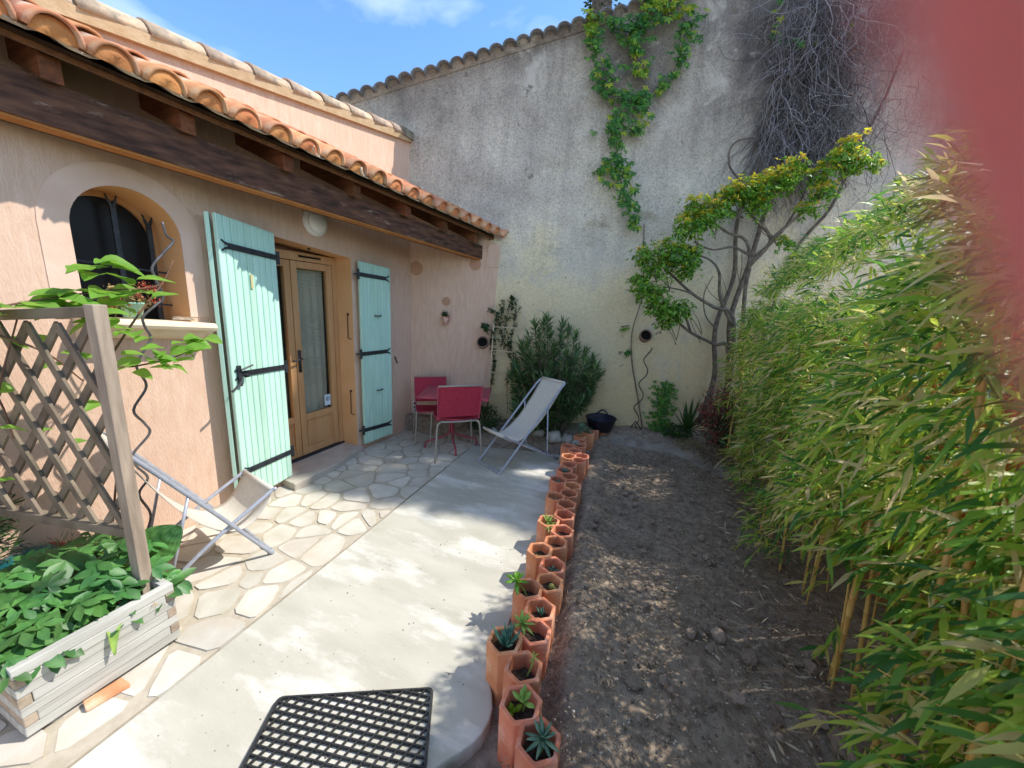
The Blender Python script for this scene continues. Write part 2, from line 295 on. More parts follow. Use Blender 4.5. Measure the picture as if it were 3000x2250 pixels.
# gray/cream old wall: colour follows height with blotches, streaks (stains that belong to the wall)
def wall_material():
    m = bpy.data.materials.new('old_stained_render'); m.use_nodes = True; t = m.node_tree; n = t.nodes; l = t.links.new
    b = n['Principled BSDF']; b.inputs['Roughness'].default_value = 0.97; b.inputs['Specular IOR Level'].default_value = 0.15
    co = n.new('ShaderNodeTexCoord'); sp = n.new('ShaderNodeSeparateXYZ'); l(co.outputs['Object'], sp.inputs[0])
    def noise(sc_, det=8, rough=0.6, st=(1, 1, 1), dist=0):
        mp = n.new('ShaderNodeMapping'); mp.inputs['Scale'].default_value = st; l(co.outputs['Object'], mp.inputs[0])
        x = n.new('ShaderNodeTexNoise'); x.inputs['Scale'].default_value = sc_; x.inputs['Detail'].default_value = det; x.inputs['Roughness'].default_value = rough; x.inputs['Distortion'].default_value = dist
        l(mp.outputs[0], x.inputs[0]); return x.outputs[0]
    def ramp(src, *st):
        r = n.new('ShaderNodeValToRGB'); e = r.color_ramp.elements
        while len(e) < len(st): e.new(0.5)
        for i, (p, c) in enumerate(st): e[i].position = p; e[i].color = (*c, 1)
        l(src, r.inputs[0]); return r.outputs[0]
    def mixc(f, a, c, mode='MIX'):
        x = n.new('ShaderNodeMixRGB'); x.blend_type = mode
        (l(f, x.inputs[0]) if not isinstance(f, float) else setattr(x.inputs[0], 'default_value', f))
        l(a, x.inputs['Color1']); (l(c, x.inputs['Color2']) if not isinstance(c, tuple) else setattr(x.inputs['Color2'], 'default_value', (*c, 1)))
        return x.outputs[0]
    def ma(op, a, b_):
        x = n.new('ShaderNodeMath'); x.operation = op
        for i, v in enumerate((a, b_)):
            (l(v, x.inputs[i]) if not isinstance(v, (int, float)) else setattr(x.inputs[i], 'default_value', v))
        return x.outputs[0]
    z = sp.outputs['Z']
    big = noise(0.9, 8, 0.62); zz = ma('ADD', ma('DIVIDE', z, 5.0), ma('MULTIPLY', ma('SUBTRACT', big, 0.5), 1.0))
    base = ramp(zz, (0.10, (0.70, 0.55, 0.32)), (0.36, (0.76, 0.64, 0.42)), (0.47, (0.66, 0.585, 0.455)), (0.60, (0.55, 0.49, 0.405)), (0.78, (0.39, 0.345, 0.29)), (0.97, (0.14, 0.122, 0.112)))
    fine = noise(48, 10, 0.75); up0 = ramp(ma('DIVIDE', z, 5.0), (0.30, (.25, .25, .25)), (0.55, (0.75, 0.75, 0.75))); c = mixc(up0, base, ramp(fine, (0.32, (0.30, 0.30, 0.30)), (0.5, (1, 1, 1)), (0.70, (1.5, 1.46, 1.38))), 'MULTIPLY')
    strk = noise(9, 6, 0.6, (1, 1, 0.10)); up = ramp(ma('DIVIDE', z, 5.0), (0.30, (0, 0, 0)), (0.75, (0.75, 0.75, 0.75)))
    c2 = mixc(up, c, mixc(1.0, c, ramp(strk, (0.34, (0.80, 0.79, 0.78)), (0.5, (1, 1, 1)), (0.68, (1.12, 1.1, 1.06))), 'MULTIPLY'))
    och = ramp(noise(1.5, 9, 0.68, (1, 1, 1.7)), (0.55, (0, 0, 0)), (0.66, (0.75, 0.75, 0.75))); ochz = ramp(ma('DIVIDE', z, 5.0), (0.36, (0, 0, 0)), (0.5, (1, 1, 1)), (0.72, (0, 0, 0)))
    c3 = mixc(mixc(1.0, och, ochz, 'MULTIPLY'), c2, (0.27, 0.22, 0.12))
    pale = ramp(noise(2.0, 12, 0.74, (1, 1, 1), 1.0), (0.55, (0, 0, 0)), (0.66, (0.85, 0.85, 0.85)))
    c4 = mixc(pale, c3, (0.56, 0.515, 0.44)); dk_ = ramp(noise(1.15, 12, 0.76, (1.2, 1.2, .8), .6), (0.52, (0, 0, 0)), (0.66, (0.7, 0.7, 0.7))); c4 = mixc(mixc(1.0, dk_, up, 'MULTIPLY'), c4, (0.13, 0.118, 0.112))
    spot = ramp(noise(7.5, 4, 0.5), (0.69, (0, 0, 0)), (0.74, (0.8, 0.8, 0.8))); c5 = mixc(spot, c4, (0.17, 0.14, 0.11))
    l(c5, b.inputs['Base Color'])
    bp = n.new('ShaderNodeBump'); bp.inputs['Strength'].default_value = 0.6; bp.inputs['Distance'].default_value = 0.008; l(noise(70, 9, 0.65), bp.inputs['Height'])
    bp2 = n.new('ShaderNodeBump'); bp2.inputs['Strength'].default_value = 0.6; bp2.inputs['Distance'].default_value = 0.05; l(noise(3.5, 5, 0.6), bp2.inputs['Height']); l(bp2.outputs[0], bp.inputs['Normal'])
    l(bp.outputs[0], b.inputs['Normal']); return m
m_wall = wall_material()

# ------------------------------------------------------------------ ground
def ground_mesh():
    # fine grid near, coarse skirt to the horizon
    xs = np.concatenate([[-150, -40, -12, -6], np.arange(-3.4, 3.0, 0.035), [4, 7, 12, 40, 150]])
    ys = np.concatenate([[-150, -40, -12, -5, -2, -0.5], np.arange(0.3, 6.2, 0.035), [8, 12, 40, 150]])
    X, Y = np.meshgrid(xs, ys)
    from mathutils import noise
    Z = np.zeros_like(X)
    for i in range(X.shape[0]):
        for j in range(X.shape[1]):
            x, y = X[i, j], Y[i, j]
            z = gh(x, y) if -3.2 < x < 5 and 3 < y < 7 else (0.2 if (abs(x) > 20 or y > 7) and y > 6.5 else 0)
            bed = sstep(-0.62, -0.4, x + 0.02 * (y - 2)) if y < 3.9 else 1.0
            if -3.4 < x < 3 and 0.3 < y < 6.2:
                nz = noise.fractal(Vector((x * 5, y * 5, 3.1)), 1.0, 2.1, 5) * 0.020 + abs(noise.noise(Vector((x * 17, y * 17, 0)))) * 0.018
                z += nz * bed - 0.012
                z += 0.05 * math.exp(-((x - 0.1) ** 2 + (y - 1.7) ** 2) / 0.35) * bed + (potrise(x, y) if y < 4.3 else 0)
                if y < 1.5 and x > -0.75: z -= 0.07 * sstep(1.5, 1.2, y) * sstep(0.0, -0.35, x)
            if x < -0.62 and y < 3.85: z = min(z, -0.03)
            Z[i, j] = z
    V = np.stack([X, Y, Z], -1).reshape(-1, 3); h, w_ = X.shape
    a = np.arange(h * w_).reshape(h, w_); Fc = np.stack([a[:-1, :-1], a[:-1, 1:], a[1:, 1:], a[1:, :-1]], -1).reshape(-1, 4)
    o = mk_leaves('soil_ground', V, Fc, m_soil); setp(o, kind='structure'); return o
ground_mesh()

# concrete slab
slab = [(-1.70, -1.0), (-0.64, -1.0), (-0.63, 0.70), (-0.612, 0.81), (-0.583, 0.885), (-0.55, 0.935), (-0.515, 0.98), (-0.488, 1.02), (-0.468, 1.07), (-0.462, 1.12), (-0.47, 1.17), (-0.50, 1.23), (-0.545, 1.29), (-0.57, 1.38), (-0.57, 1.60), (-0.60, 2.1), (-0.64, 2.6), (-0.72, 3.1), (-0.78, 3.6), (-0.84, 4.02), (-1.2, 3.95), (-1.93, 3.78), (-1.87, 3.0), (-1.80, 1.8), (-1.75, 0.8)]
o = MB().poly(slab, -0.16, 0.0).build('concrete_slab', m_conc, bevel=0.008); setp(o, kind='structure')
# mortar bed for crazy paving
bed = [(-3.1, -1.0), (-1.712, -1.0), (-1.762, 0.8), (-1.812, 1.8), (-1.882, 3.0), (-1.942, 3.79), (-2.05, 4.0), (-2.9, 4.02), (-3.1, 4.0)]
patio = MB().poly(bed, -0.16, -0.005).build('crazy_paving', m_mort); setp(patio, kind='structure')
# irregular flagstones: clipped Voronoi cells, each its own part
def clip(poly, nx, ny, c):
    o_ = []
    for i in range(len(poly)):
        a = poly[i]; b = poly[(i + 1) % len(poly)]; da = a[0] * nx + a[1] * ny - c; db = b[0] * nx + b[1] * ny - c
        if da <= 0: o_.append(a)
        if (da < 0 < db) or (db < 0 < da): t = da / (da - db); o_.append((a[0] + (b[0] - a[0]) * t, a[1] + (b[1] - a[1]) * t))
    return o_
rs = random.Random(11); seeds = []
for gy in range(0, 31):
    for gx in range(0, 7):
        x = -2.98 + (gx + 0.5) * 0.195 + rs.uniform(-0.13, 0.13) + (0.1 if gy % 2 else 0); y = -0.35 + gy * 0.148 + rs.uniform(-0.10, 0.10)
        if rs.random() < 0.86 and all(math.hypot(x - a_, y - b_) > 0.092 for a_, b_ in seeds): seeds.append((x, y))
for i, (x, y) in enumerate(seeds):
    if x > -1.70: continue
    p = [(x - .4, y - .4), (x + .4, y - .4), (x + .4, y + .4), (x - .4, y + .4)]
    gap = 0.008 + rs.random() * 0.010
    for j, (u, v) in enumerate(seeds):
        if i == j or abs(u - x) > .8 or abs(v - y) > .8: continue
        dx, dy = u - x, v - y; ln = math.hypot(dx, dy); nx, ny = dx / ln, dy / ln
        p = clip(p, nx, ny, (x + u) / 2 * nx + (y + v) / 2 * ny - gap)
        if len(p) < 3: break
    if len(p) < 3: continue
    p = clip(p, 1, 0.055, -1.716)
    p = clip(p, -1, 0, 2.945); p = clip(p, 0.1, 1, 3.70)
    if len(p) < 3: continue
    # round the corners a little
    q = []
    for k in range(len(p)):
        a, b, c = p[k - 1], p[k], p[(k + 1) % len(p)]; f = 0.16
        q += [(b[0] + (a[0] - b[0]) * f, b[1] + (a[1] - b[1]) * f), (b[0] + (c[0] - b[0]) * f, b[1] + (c[1] - b[1]) * f)]
    area = abs(sum(q[k][0] * q[(k + 1) % len(q)][1] - q[(k + 1) % len(q)][0] * q[k][1] for k in range(len(q)))) / 2
    if area < 0.003: continue
    top = rs.uniform(-0.003, 0.004)
    MB().poly(q, -0.06, top).build('flagstone', m_flag, patio)

# ------------------------------------------------------------------ old wall behind
ow = thing('boundary_wall', G(0, 0), 'tall weathered grey and cream rendered wall rising at the back of the garden', 'wall')
def wtop(s): return min(4.055 + 0.297 * s, 5.18)
def wall_panel(s0, s1, n, z0, ztop, off0, off1, m, name, parent, kind=None):
    V = []; Fc = []
    for i in range(n + 1):
        s = s0 + (s1 - s0) * i / n; zt = ztop(s)
        for (o_, z) in ((off0, z0), (off0, zt), (off1, zt), (off1, z0)): V.append(G(s, z, o_))
    for i in range(n):
        k = i * 4
        for a in range(4): b = (a + 1) % 4; Fc.append((k + a, k + b, k + 4 + b, k + 4 + a))
    Fc.append((0, 3, 2, 1)); k = n * 4; Fc.append((k, k + 1, k + 2, k + 3))
    return mk(name, V, Fc, m, parent)
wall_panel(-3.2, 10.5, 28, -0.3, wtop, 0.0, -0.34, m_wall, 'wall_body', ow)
# pink painted area of the same wall under the porch roof (soft ragged edge)
ppts = [(0.0, -0.3), (1.0, -0.3), (1.02, 0.5), (1.03, 0.95), (1.05, 1.5), (1.075, 2.0), (1.10, 2.22), (1.07, 2.36), (0.0, 2.76)]
V = [G(s, z, 0.004) for s, z in ppts] + [G(s, z, -0.01) for s, z in ppts]; n_ = len(ppts)
mk('pink_render_coat', V, [tuple(range(n_))[::-1]] + [(i, (i + 1) % n_, n_ + (i + 1) % n_, n_ + i) for i in range(n_)], m_pink, ow)
fp = [(0.0, 2.86), (1.10, 2.40), (1.14, 2.47), (1.13, 2.53), (1.0, 2.60), (0.0, 2.97)]
V = [G(s, z, 0.02) for s, z in fp] + [G(s, z, -0.01) for s, z in fp]
m_flash = mat('pink_mortar_flashing', (0.46, 0.36, 0.34), (0.54, 0.43, 0.40), scale=14, rough=0.95, bump=0.5)
mk('mortar_flashing', V, [tuple(range(6))[::-1]] + [(i, (i + 1) % 6, 6 + (i + 1) % 6, 6 + i) for i in range(6)], m_flash, ow)
# round repair patches in the pink render
m_patch = mat('brown_render_patch', (0.46, 0.25, 0.155), (0.52, 0.29, 0.18), scale=10, rough=0.9)
for s, z, r in ((0.075, 2.04, 0.085), (0.80, 2.12, 0.075), (0.45, 1.66, 0.055)):
    c = G(s, z, 0.0); V = []; nn = 20
    for k in range(nn):
        a = 2 * math.pi * k / nn; q = c + GD * max(-0.07, math.cos(a) * r * .95) + Vector((0, 0, math.sin(a) * r)); V.append(q + GN * 0.007)
    V += [Vector(v) - GN * 0.012 for v in V]
    mk('render_patch', V, [tuple(range(nn))[::-1]] + [(i, (i + 1) % nn, nn + (i + 1) % nn, nn + i) for i in range(nn)], m_patch, ow)
# coping tiles laid across the sloping top
def half_tile(L_, r0, r1, th=0.016, n=8, sag=1.0):
    """barrel tile along +X, arch up, from x=0 (radius r0) to x=L (radius r1)"""
    V = []; Fc = []
    for x, r in ((0, r0), (L_, r1)):
        for rr in (r, r - th):
            for k in range(n + 1):
                a = math.pi * k / n; V.append((x, math.cos(a) * rr, math.sin(a) * rr * sag))
    m_ = n + 1
    for k in range(n):
        Fc.append((k, k + 1, 2 * m_ + k + 1, 2 * m_ + k)); Fc.append((m_ + k, 3 * m_ + k, 3 * m_ + k + 1, m_ + k + 1))
        Fc.append((k, m_ + k, m_ + k + 1, k + 1)); Fc.append((2 * m_ + k, 2 * m_ + k + 1, 3 * m_ + k + 1, 3 * m_ + k))
    Fc.append((0, 2 * m_, 3 * m_, m_)); Fc.append((n, m_ + n, 3 * m_ + n, 2 * m_ + n))
    me = bpy.data.meshes.new('tile'); me.from_pydata(V, [], Fc)
    me.polygons.foreach_set('use_smooth', [True] * len(Fc)); me.update(); return me
def put(me, name, parent, loc, M3, m=None):
    if m and not me.materials: me.materials.append(m)
    o = bpy.data.objects.new(name, me); col.objects.link(o); o.parent = parent
    mm = M3.to_4x4(); mm.translation = Vector(loc) - worldloc(parent); o.matrix_local = mm; return o
cop = half_tile(0.62, 0.076, 0.070, 0.016, 7, 0.8)
sl = math.atan(0.293); k = 0
s = -3.0
while s < 7.6:
    sl = math.atan(0.297) if s < 3.75 else 0.0
    ax = (-GN); ay = GD * math.cos(sl) + Vector((0, 0, 1)) * math.sin(sl); az = ax.cross(ay)
    if az.z < 0: az = -az
    jr = Matrix.Rotation(rs.uniform(-.05, .05), 3, 'Z')
    put(cop, 'coping_tile', ow, G(s, wtop(s) - 0.028 + rs.uniform(-.008, .008), 0.10 + rs.uniform(-.015, .02)), Matrix((ax, -ay if ax.cross(ay).z < 0 else ay, az)).transposed() @ jr, m_lichen)
    s += 0.142
# mortar under the coping
V = []; Fc = []
for i in range(41):
    s = -3.1 + i * 0.265; V += [G(s, wtop(s) - 0.06, 0.01), G(s, wtop(s) + 0.02, 0.055), G(s, wtop(s) + 0.025, -0.4), G(s, wtop(s) - 0.10, -0.36)]
for i in range(40):
    for a in range(4): b = (a + 1) % 4; Fc.append((i * 4 + a, i * 4 + b, i * 4 + 4 + b, i * 4 + 4 + a))
mk('coping_mortar', V, Fc, m_wall, ow)
# clay pipe mouths in the wall
for s, z in ((0.925, 1.165), (2.93, 1.352)):
    pp = MB(); c = G(s, z, 0.0)
    pp.lathe([(0.070, -0.03), (0.074, 0.055), (0.062, 0.058), (0.060, 0.0)], c, 22, GN + Vector((0, 0, 0.42)))
    o = pp.build('pipe_mouth', mat('brown_clay_pipe', (0.20, 0.12, 0.09), (0.28, 0.17, 0.13), scale=20, rough=0.9), ow, True)
    MB().lathe([(0.0, 0.040), (0.0625, 0.040)], c, 22, GN + Vector((0, 0, 0.42))).build('pipe_dark_disc', m_black, ow)  # black disc across the mouth stands in for the shaded inside
# electrical socket low in the corner
sk = thing('wall_socket', G(0.055, 0.28), 'narrow white socket strip with three dark outlets low in the house corner', 'socket')
c = G(0.055, 0.28, 0.012); MB().beam(c - Vector((0, 0, .085)), c + Vector((0, 0, .085)), 0.05, 0.02, up=GN).build('plate', m_white, sk, bevel=0.004)
for dz in (-0.05, 0, 0.05): MB().lathe([(0.0, 0.013), (0.017, 0.013), (0.017, 0.0)], G(0.055, 0.28 + dz, 0.011), 14, GN).build('outlet', m_black, sk)

# ------------------------------------------------------------------ house
house = thing('house', (WX, 2.0, 0), 'low pink rendered house with tiled porch roof and mint green shutters', 'house')
def rake(y): return 2.985 + 0.172 * (y - 1.13)
def ztop_open(y): return 2.285 - 0.083 * y
D0, D1 = 2.16, 3.03            # door opening
WC, WR, WS = 1.335, 0.25, 1.955   # window arch centre, radius, spring height
WZ0 = 1.43
DEP = 0.22
def wallY(y0, y1, z0, z1f, z0f=None, n=1, m=m_pink, x=WX, th=0.45):
    mb = MB(); 
    for i in range(n):
        a = y0 + (y1 - y0) * i / n; b = y0 + (y1 - y0) * (i + 1) / n
        za0 = z0f(a) if z0f else z0; zb0 = z0f(b) if z0f else z0
        mb.hexa([(x, a, za0), (x, b, zb0), (x - th, b, zb0), (x - th, a, za0), (x, a, z1f(a)), (x, b, z1f(b)), (x - th, b, z1f(b)), (x - th, a, z1f(a))])
    return mb
# wall front built as one mesh with holes for the door and the arched window
def front_wall():
    mb = MB(); y0w, y1w = WC - WR, WC + WR
    def quad(pts): mb.add([(WX, p[0], p[1]) for p in pts], [tuple(range(len(pts)))])
    quad([(-3.0, -0.2), (y0w, -0.2), (y0w, rake(y0w)), (-3.0, rake(-3))])
    quad([(y0w, -0.2), (y1w, -0.2), (y1w, WZ0), (y0w, WZ0)])
    n = 20
    for i in range(n):
        a0 = math.pi * (1 - i / n); a1 = math.pi * (1 - (i + 1) / n)
        ya, za = WC + WR * math.cos(a0), WS + WR * math.sin(a0); yb, zb = WC + WR * math.cos(a1), WS + WR * math.sin(a1)
        quad([(ya, za), (yb, zb), (yb, rake(yb)), (ya, rake(ya))])
    quad([(y1w, -0.2), (D0, -0.2), (D0, rake(D0)), (y1w, rake(y1w))])
    quad([(D0, ztop_open(D0)), (D1, ztop_open(D1)), (D1, rake(D1)), (D0, rake(D0))])
    quad([(D0, -0.2), (D1, -0.2), (D1, 0.05), (D0, 0.05)])
    quad([(D1, -0.2), (4.02, -0.2), (4.02, rake(4.02)), (D1, rake(D1))])
    return mb.build('wall', m_pink, house)
front_wall()
# body behind (closed volume)
MB().hexa([(-6.2, -3, -0.2), (WX - 0.45, -3, -0.2), (WX - 0.45, 3.83, -0.2), (-6.2, 2.85, -0.2), (-6.2, -3, 2.1), (WX - 0.45, -3, 2.2), (WX - 0.45, 3.83, 3.3), (-6.2, 2.85, 3.0)]).build('rear_wall', m_pink, house)
# reveals of the window and the door
rv = MB(); n = 20; prof = [(WC - WR, WZ0)] + [(WC + WR * math.cos(math.pi * (1 - i / n)), WS + WR * math.sin(math.pi * (1 - i / n))) for i in range(n + 1)] + [(WC + WR, WZ0)]
for i in range(len(prof) - 1):
    a, b = prof[i], prof[i + 1]; rv.add([(WX, a[0], a[1]), (WX, b[0], b[1]), (WX - DEP - .1, b[0], b[1]), (WX - DEP - .1, a[0], a[1])], [(0, 3, 2, 1)])
rv.add([(WX, WC - WR, WZ0), (WX, WC + WR, WZ0), (WX - DEP - .1, WC + WR, WZ0), (WX - DEP - .1, WC - WR, WZ0)], [(0, 1, 2, 3)])
rv.build('window_reveal', m_reveal, house, True)
zt0, zt1 = ztop_open(D0), ztop_open(D1)
rd = MB(); rd.add([(WX, D1, 0.05), (WX, D1, zt1), (WX - .32, D1, zt1), (WX - .32, D1, 0.05)], [(0, 1, 2, 3)])
rd.add([(WX, D0, 0.05), (WX, D0, zt0), (WX - .32, D0, zt0), (WX - .32, D0, 0.05)], [(3, 2, 1, 0)])
rd.add([(WX, D0, zt0), (WX, D1, zt1), (WX - .32, D1, zt1), (WX - .32, D0, zt0)], [(0, 3, 2, 1)]); rd.build('door_reveal', m_reveal, house)
# smooth surround band of the arch (2 mm proud)
sb = MB(); R2 = 0.365; pr2 = [(WC - R2, 0.9)] + [(WC + R2 * math.cos(math.pi * (1 - i / n)), WS + R2 * math.sin(math.pi * (1 - i / n))) for i in range(n + 1)] + [(WC + R2, 0.9)]
prof1 = [(WC - WR, 0.9)] + prof[1:-1] + [(WC + WR, 0.9)]
E1 = 0.004
for i in range(len(pr2) - 1):
    a, b, c, d = prof1[i], prof1[i + 1], pr2[i + 1], pr2[i]
    if i in (0, len(pr2) - 2):  # straight jambs start above the sill
        if i == 0: a = (a[0], 1.47); d = (d[0], 1.47)
        else: b = (b[0], 1.47); c = (c[0], 1.47)
    sb.add([(WX + E1, *a), (WX + E1, *b), (WX + E1, *c), (WX + E1, *d)], [(0, 3, 2, 1)]); sb.add([(WX + E1, *c), (WX + E1, *d), (WX, *d), (WX, *c)], [(0, 1, 2, 3)])
sb.build('window_surround', m_pinks, house)
# sill: rounded nosing over a cove
sl_ = MB(); pr = [(0.0, 0.0), (0.13, 0.0), (0.15, -0.012), (0.155, -0.03), (0.145, -0.048), (0.12, -0.055), (0.10, -0.058), (0.09, -0.075), (0.06, -0.10), (0.02, -0.115), (0.0, -0.118), (-0.1, -0.118), (-0.1, 0.0)]
def sz(y): return 1.475 - 0.08 * (y - 1.13)
for i in range(len(pr)):
    a, b = pr[i], pr[(i + 1) % len(pr)]; y0, y1 = 1.03, 1.655
    sl_.add([(WX + a[0], y0, sz(y0) + a[1]), (WX + b[0], y0, sz(y0) + b[1]), (WX + b[0], y1, sz(y1) + b[1]), (WX + a[0], y1, sz(y1) + a[1])], [(0, 3, 2, 1)])
for y, f in ((1.03, 1), (1.655, -1)): sl_.add([(WX + a[0], y, sz(y) + a[1]) for a in pr], [tuple(range(len(pr)))[::f]])
sl_.build('window_sill', m_sill, house, bevel=0)
# arched window: glass, frame, iron grille
m_glass = mat('dark_window_glass', (0.016, 0.016, 0.017), rough=0.35, spec=0.15)
win = MB(); gx = WX - 0.29
gp = [(gx, WC - WR - .01, WZ0)] + [(gx, WC + (WR + .01) * math.cos(math.pi * (1 - i / n)), WS + (WR + .01) * math.sin(math.pi * (1 - i / n))) for i in range(n + 1)] + [(gx, WC + WR + .01, WZ0)]
winp = mk('window', gp, [tuple(range(len(gp)))[::-1]], m_glass, house)
wf = MB(); ins = 0.035
for i in range(len(prof) - 1):
    a, b = prof[i], prof[i + 1]
    def sh(p): 
        v = Vector((p[0] - WC, max(0, p[1] - WS))); 
        if p[1] <= WS: return (WC + (p[0] - WC) * (WR - ins) / WR, p[1])
        return (WC + v.x * (WR - ins) / WR, WS + v.y * (WR - ins) / WR)
    c, d = sh(b), sh(a)
    wf.hexa([(gx + .004, *a), (gx + .004, *b), (gx + .004, *c), (gx + .004, *d), (gx + .03, *a), (gx + .03, *b), (gx + .03, *c), (gx + .03, *d)])
wf.build('frame', m_door, winp)
def bar(mb, p, q, w=0.016, t=0.016): mb.beam(p, q, w, t, up=(1, 0, 0)); return mb
gxb = WX - 0.20
for yy in (WC + 0.02, WC + 0.185):
    zt_ = WS + math.sqrt(max(0, WR ** 2 - (yy - WC) ** 2)) - 0.03
    b = MB(); b.beam((gxb, yy, WZ0), (gxb, yy, zt_ - 0.06), 0.026, 0.014, up=(1, 0, 0))
    for sgn in (-1, 1):
        b.beam((gxb, yy, zt_ - 0.07), (gxb, yy + sgn * 0.017, zt_ - 0.02), 0.014, 0.012, up=(1, 0, 0)); b.beam((gxb, yy + sgn * 0.017, zt_ - 0.02), (gxb, yy + sgn * 0.026, zt_ + 0.01), 0.007, 0.01, up=(1, 0, 0))
    b.build('grille_bar', m_iron, winp)
for zz in (1.56, 1.77): 
    b = MB(); b.beam((gxb + .012, WC - WR, zz + .02), (gxb + .012, WC + WR, zz - .02), 0.012, 0.014, up=(1, 0, 0)); b.build('grille_bar', m_iron, winp)
# threshold step
st = MB(); st.poly([(WX - 0.33, D0 + .002), (WX + 0.19, D0 - 0.06), (WX + 0.17, D0 + 0.45), (WX + 0.05, D1 + 0.02), (WX - .33, D1 - .002)], -0.05, 0.062); st.build('door_step', mat('grey_render_step', (0.42, 0.37, 0.31), (0.52, 0.46, 0.38), scale=8, rough=0.9, bump=0.5, bscale=40), house, bevel=0.012)
# french door: frame, two leaves with glass and lower panel
dx = WX - 0.215; fr = MB(); zb = 0.085
fr.box((dx - .05, D0 + .001, zb), (dx + .02, D0 + .05, zt1 - .01)); fr.box((dx - .05, D1 - .055, zb), (dx + .02, D1 - .001, zt1 - .004)); fr.box((dx - .05, D0 + .05, zt1 - .075), (dx + .018, D1 - .055, zt1 - .003))
fr.build('door_frame', m_door, house)
bs = MB(); bs.box((dx - .05, D0 + .002, 0.062), (dx + .03, D1 - .002, 0.083)); bs.build('door_threshold_bar', m_iron, house)
m_curt = mat('white_net_curtain', (0.74, 0.72, 0.66), (0.80, 0.78, 0.72), scale=60, rough=0.9)
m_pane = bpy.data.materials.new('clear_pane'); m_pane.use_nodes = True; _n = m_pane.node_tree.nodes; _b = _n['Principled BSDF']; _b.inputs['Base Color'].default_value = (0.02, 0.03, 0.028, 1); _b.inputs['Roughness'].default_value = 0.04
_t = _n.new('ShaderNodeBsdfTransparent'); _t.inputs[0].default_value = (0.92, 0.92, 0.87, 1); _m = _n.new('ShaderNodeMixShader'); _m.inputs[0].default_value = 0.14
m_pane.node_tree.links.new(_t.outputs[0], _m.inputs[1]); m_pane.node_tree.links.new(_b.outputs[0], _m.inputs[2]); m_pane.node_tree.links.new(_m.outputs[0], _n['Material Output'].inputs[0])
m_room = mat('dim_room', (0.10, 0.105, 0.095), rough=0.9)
for (y0, y1) in ((D0 + .052, 2.512), (2.520, D1 - .057)):
    ztp = zt1 - 0.08; sw = 0.062; zg0 = 0.50
    lf = MB(); lf.box((dx - .035, y0, 0.088), (dx + .012, y0 + sw, ztp)); lf.box((dx - .035, y1 - sw, 0.088), (dx + .012, y1, ztp))
    lf.box((dx - .035, y0 + sw, ztp - sw), (dx + .010, y1 - sw, ztp)); lf.box((dx - .035, y0 + sw, zg0 - .06), (dx + .010, y1 - sw, zg0)); lf.box((dx - .035, y0 + sw, 0.088), (dx + .010, y1 - sw, 0.16))
    leaf = lf.build('door_leaf', m_door, house, bevel=0.004)
    MB().box((dx - .025, y0 + sw, 0.16), (dx - .005, y1 - sw, zg0 - .06)).build('lower_panel', m_door, leaf)
    pm = MB(); a0, a1, b0, b1 = y0 + sw + .02, y1 - sw - .02, 0.18, zg0 - .08
    for (p, q) in (((a0, b0), (a1, b0)), ((a1, b0), (a1, b1)), ((a1, b1), (a0, b1)), ((a0, b1), (a0, b0))): pm.beam((dx - .003, *p), (dx - .003, *q), .010, .010, up=(1, 0, 0))
    pm.build('panel_moulding', m_door, leaf)
    MB().box((dx - .016, y0 + sw, zg0), (dx - .012, y1 - sw, ztp - sw)).build('glass', m_pane, leaf)
    # net curtain with gathered horizontal bands
    V = []; Fc = []; nz, ny = 170, 24
    for i in range(nz + 1):
        z = zg0 - .02 + (ztp - sw - zg0 + .04) * i / nz
        for j in range(ny + 1):
            yy = y0 + sw - .01 + (y1 - y0 - 2 * sw + .02) * j / ny
            bnd = 0.010 * math.sin((z * 2 * math.pi) / 0.028) * (1 if (0.75 < z < 1.05 or 1.15 < z < 1.5 or z > 1.72) else 0.1)
            V.append((dx - .075 + bnd + 0.008 * math.sin(yy * 75 + z), yy, z))
    for i in range(nz):
        for j in range(ny): a = i * (ny + 1) + j; Fc.append((a, a + 1, a + ny + 2, a + ny + 1))
    mk('net_curtain', V, Fc, m_curt, leaf, True)
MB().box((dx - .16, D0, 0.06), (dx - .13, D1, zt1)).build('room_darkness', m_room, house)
hd = MB(); hd.beam((dx + .02, 2.545, .93), (dx + .02, 2.545, 1.14), .028, .008, up=(1, 0, 0)); hd.tube([(dx + .03, 2.545, 1.06), (dx + .055, 2.545, 1.06), (dx + .06, 2.50, 1.055), (dx + .058, 2.44, 1.05)], .008, 8); hd.build('door_handle', m_iron, house, True)
MB().beam((dx + .024, 2.60, zt1 - .035), (dx + .024, 2.84, zt1 - .035), .016, .006, up=(1, 0, 0)).build('air_vent', m_black, house)
# sticker low in the right pane
stk = MB().beam((dx - .006, 2.86, 0.53), (dx - .006, 2.86, 0.645), .075, .002, up=(1, 0, 0)).build('window_sticker', mat('pale_blue_sticker', (0.62, 0.70, 0.78), rough=0.5), house)
MB().lathe([(0.016, 0.002), (0.024, 0.002)], (dx - .004, 2.86, 0.60), 18, (1, 0, 0)).build('sticker_ring', mat('green_print', (0.12, 0.33, 0.25), rough=0.5), stk)
MB().lathe([(0.0, 0.002), (0.010, 0.002)], (dx - .004, 2.857, 0.60), 12, (1, 0, 0)).build('sticker_dot', mat('grey_print', (0.25, 0.3, 0.33), rough=0.5), stk)
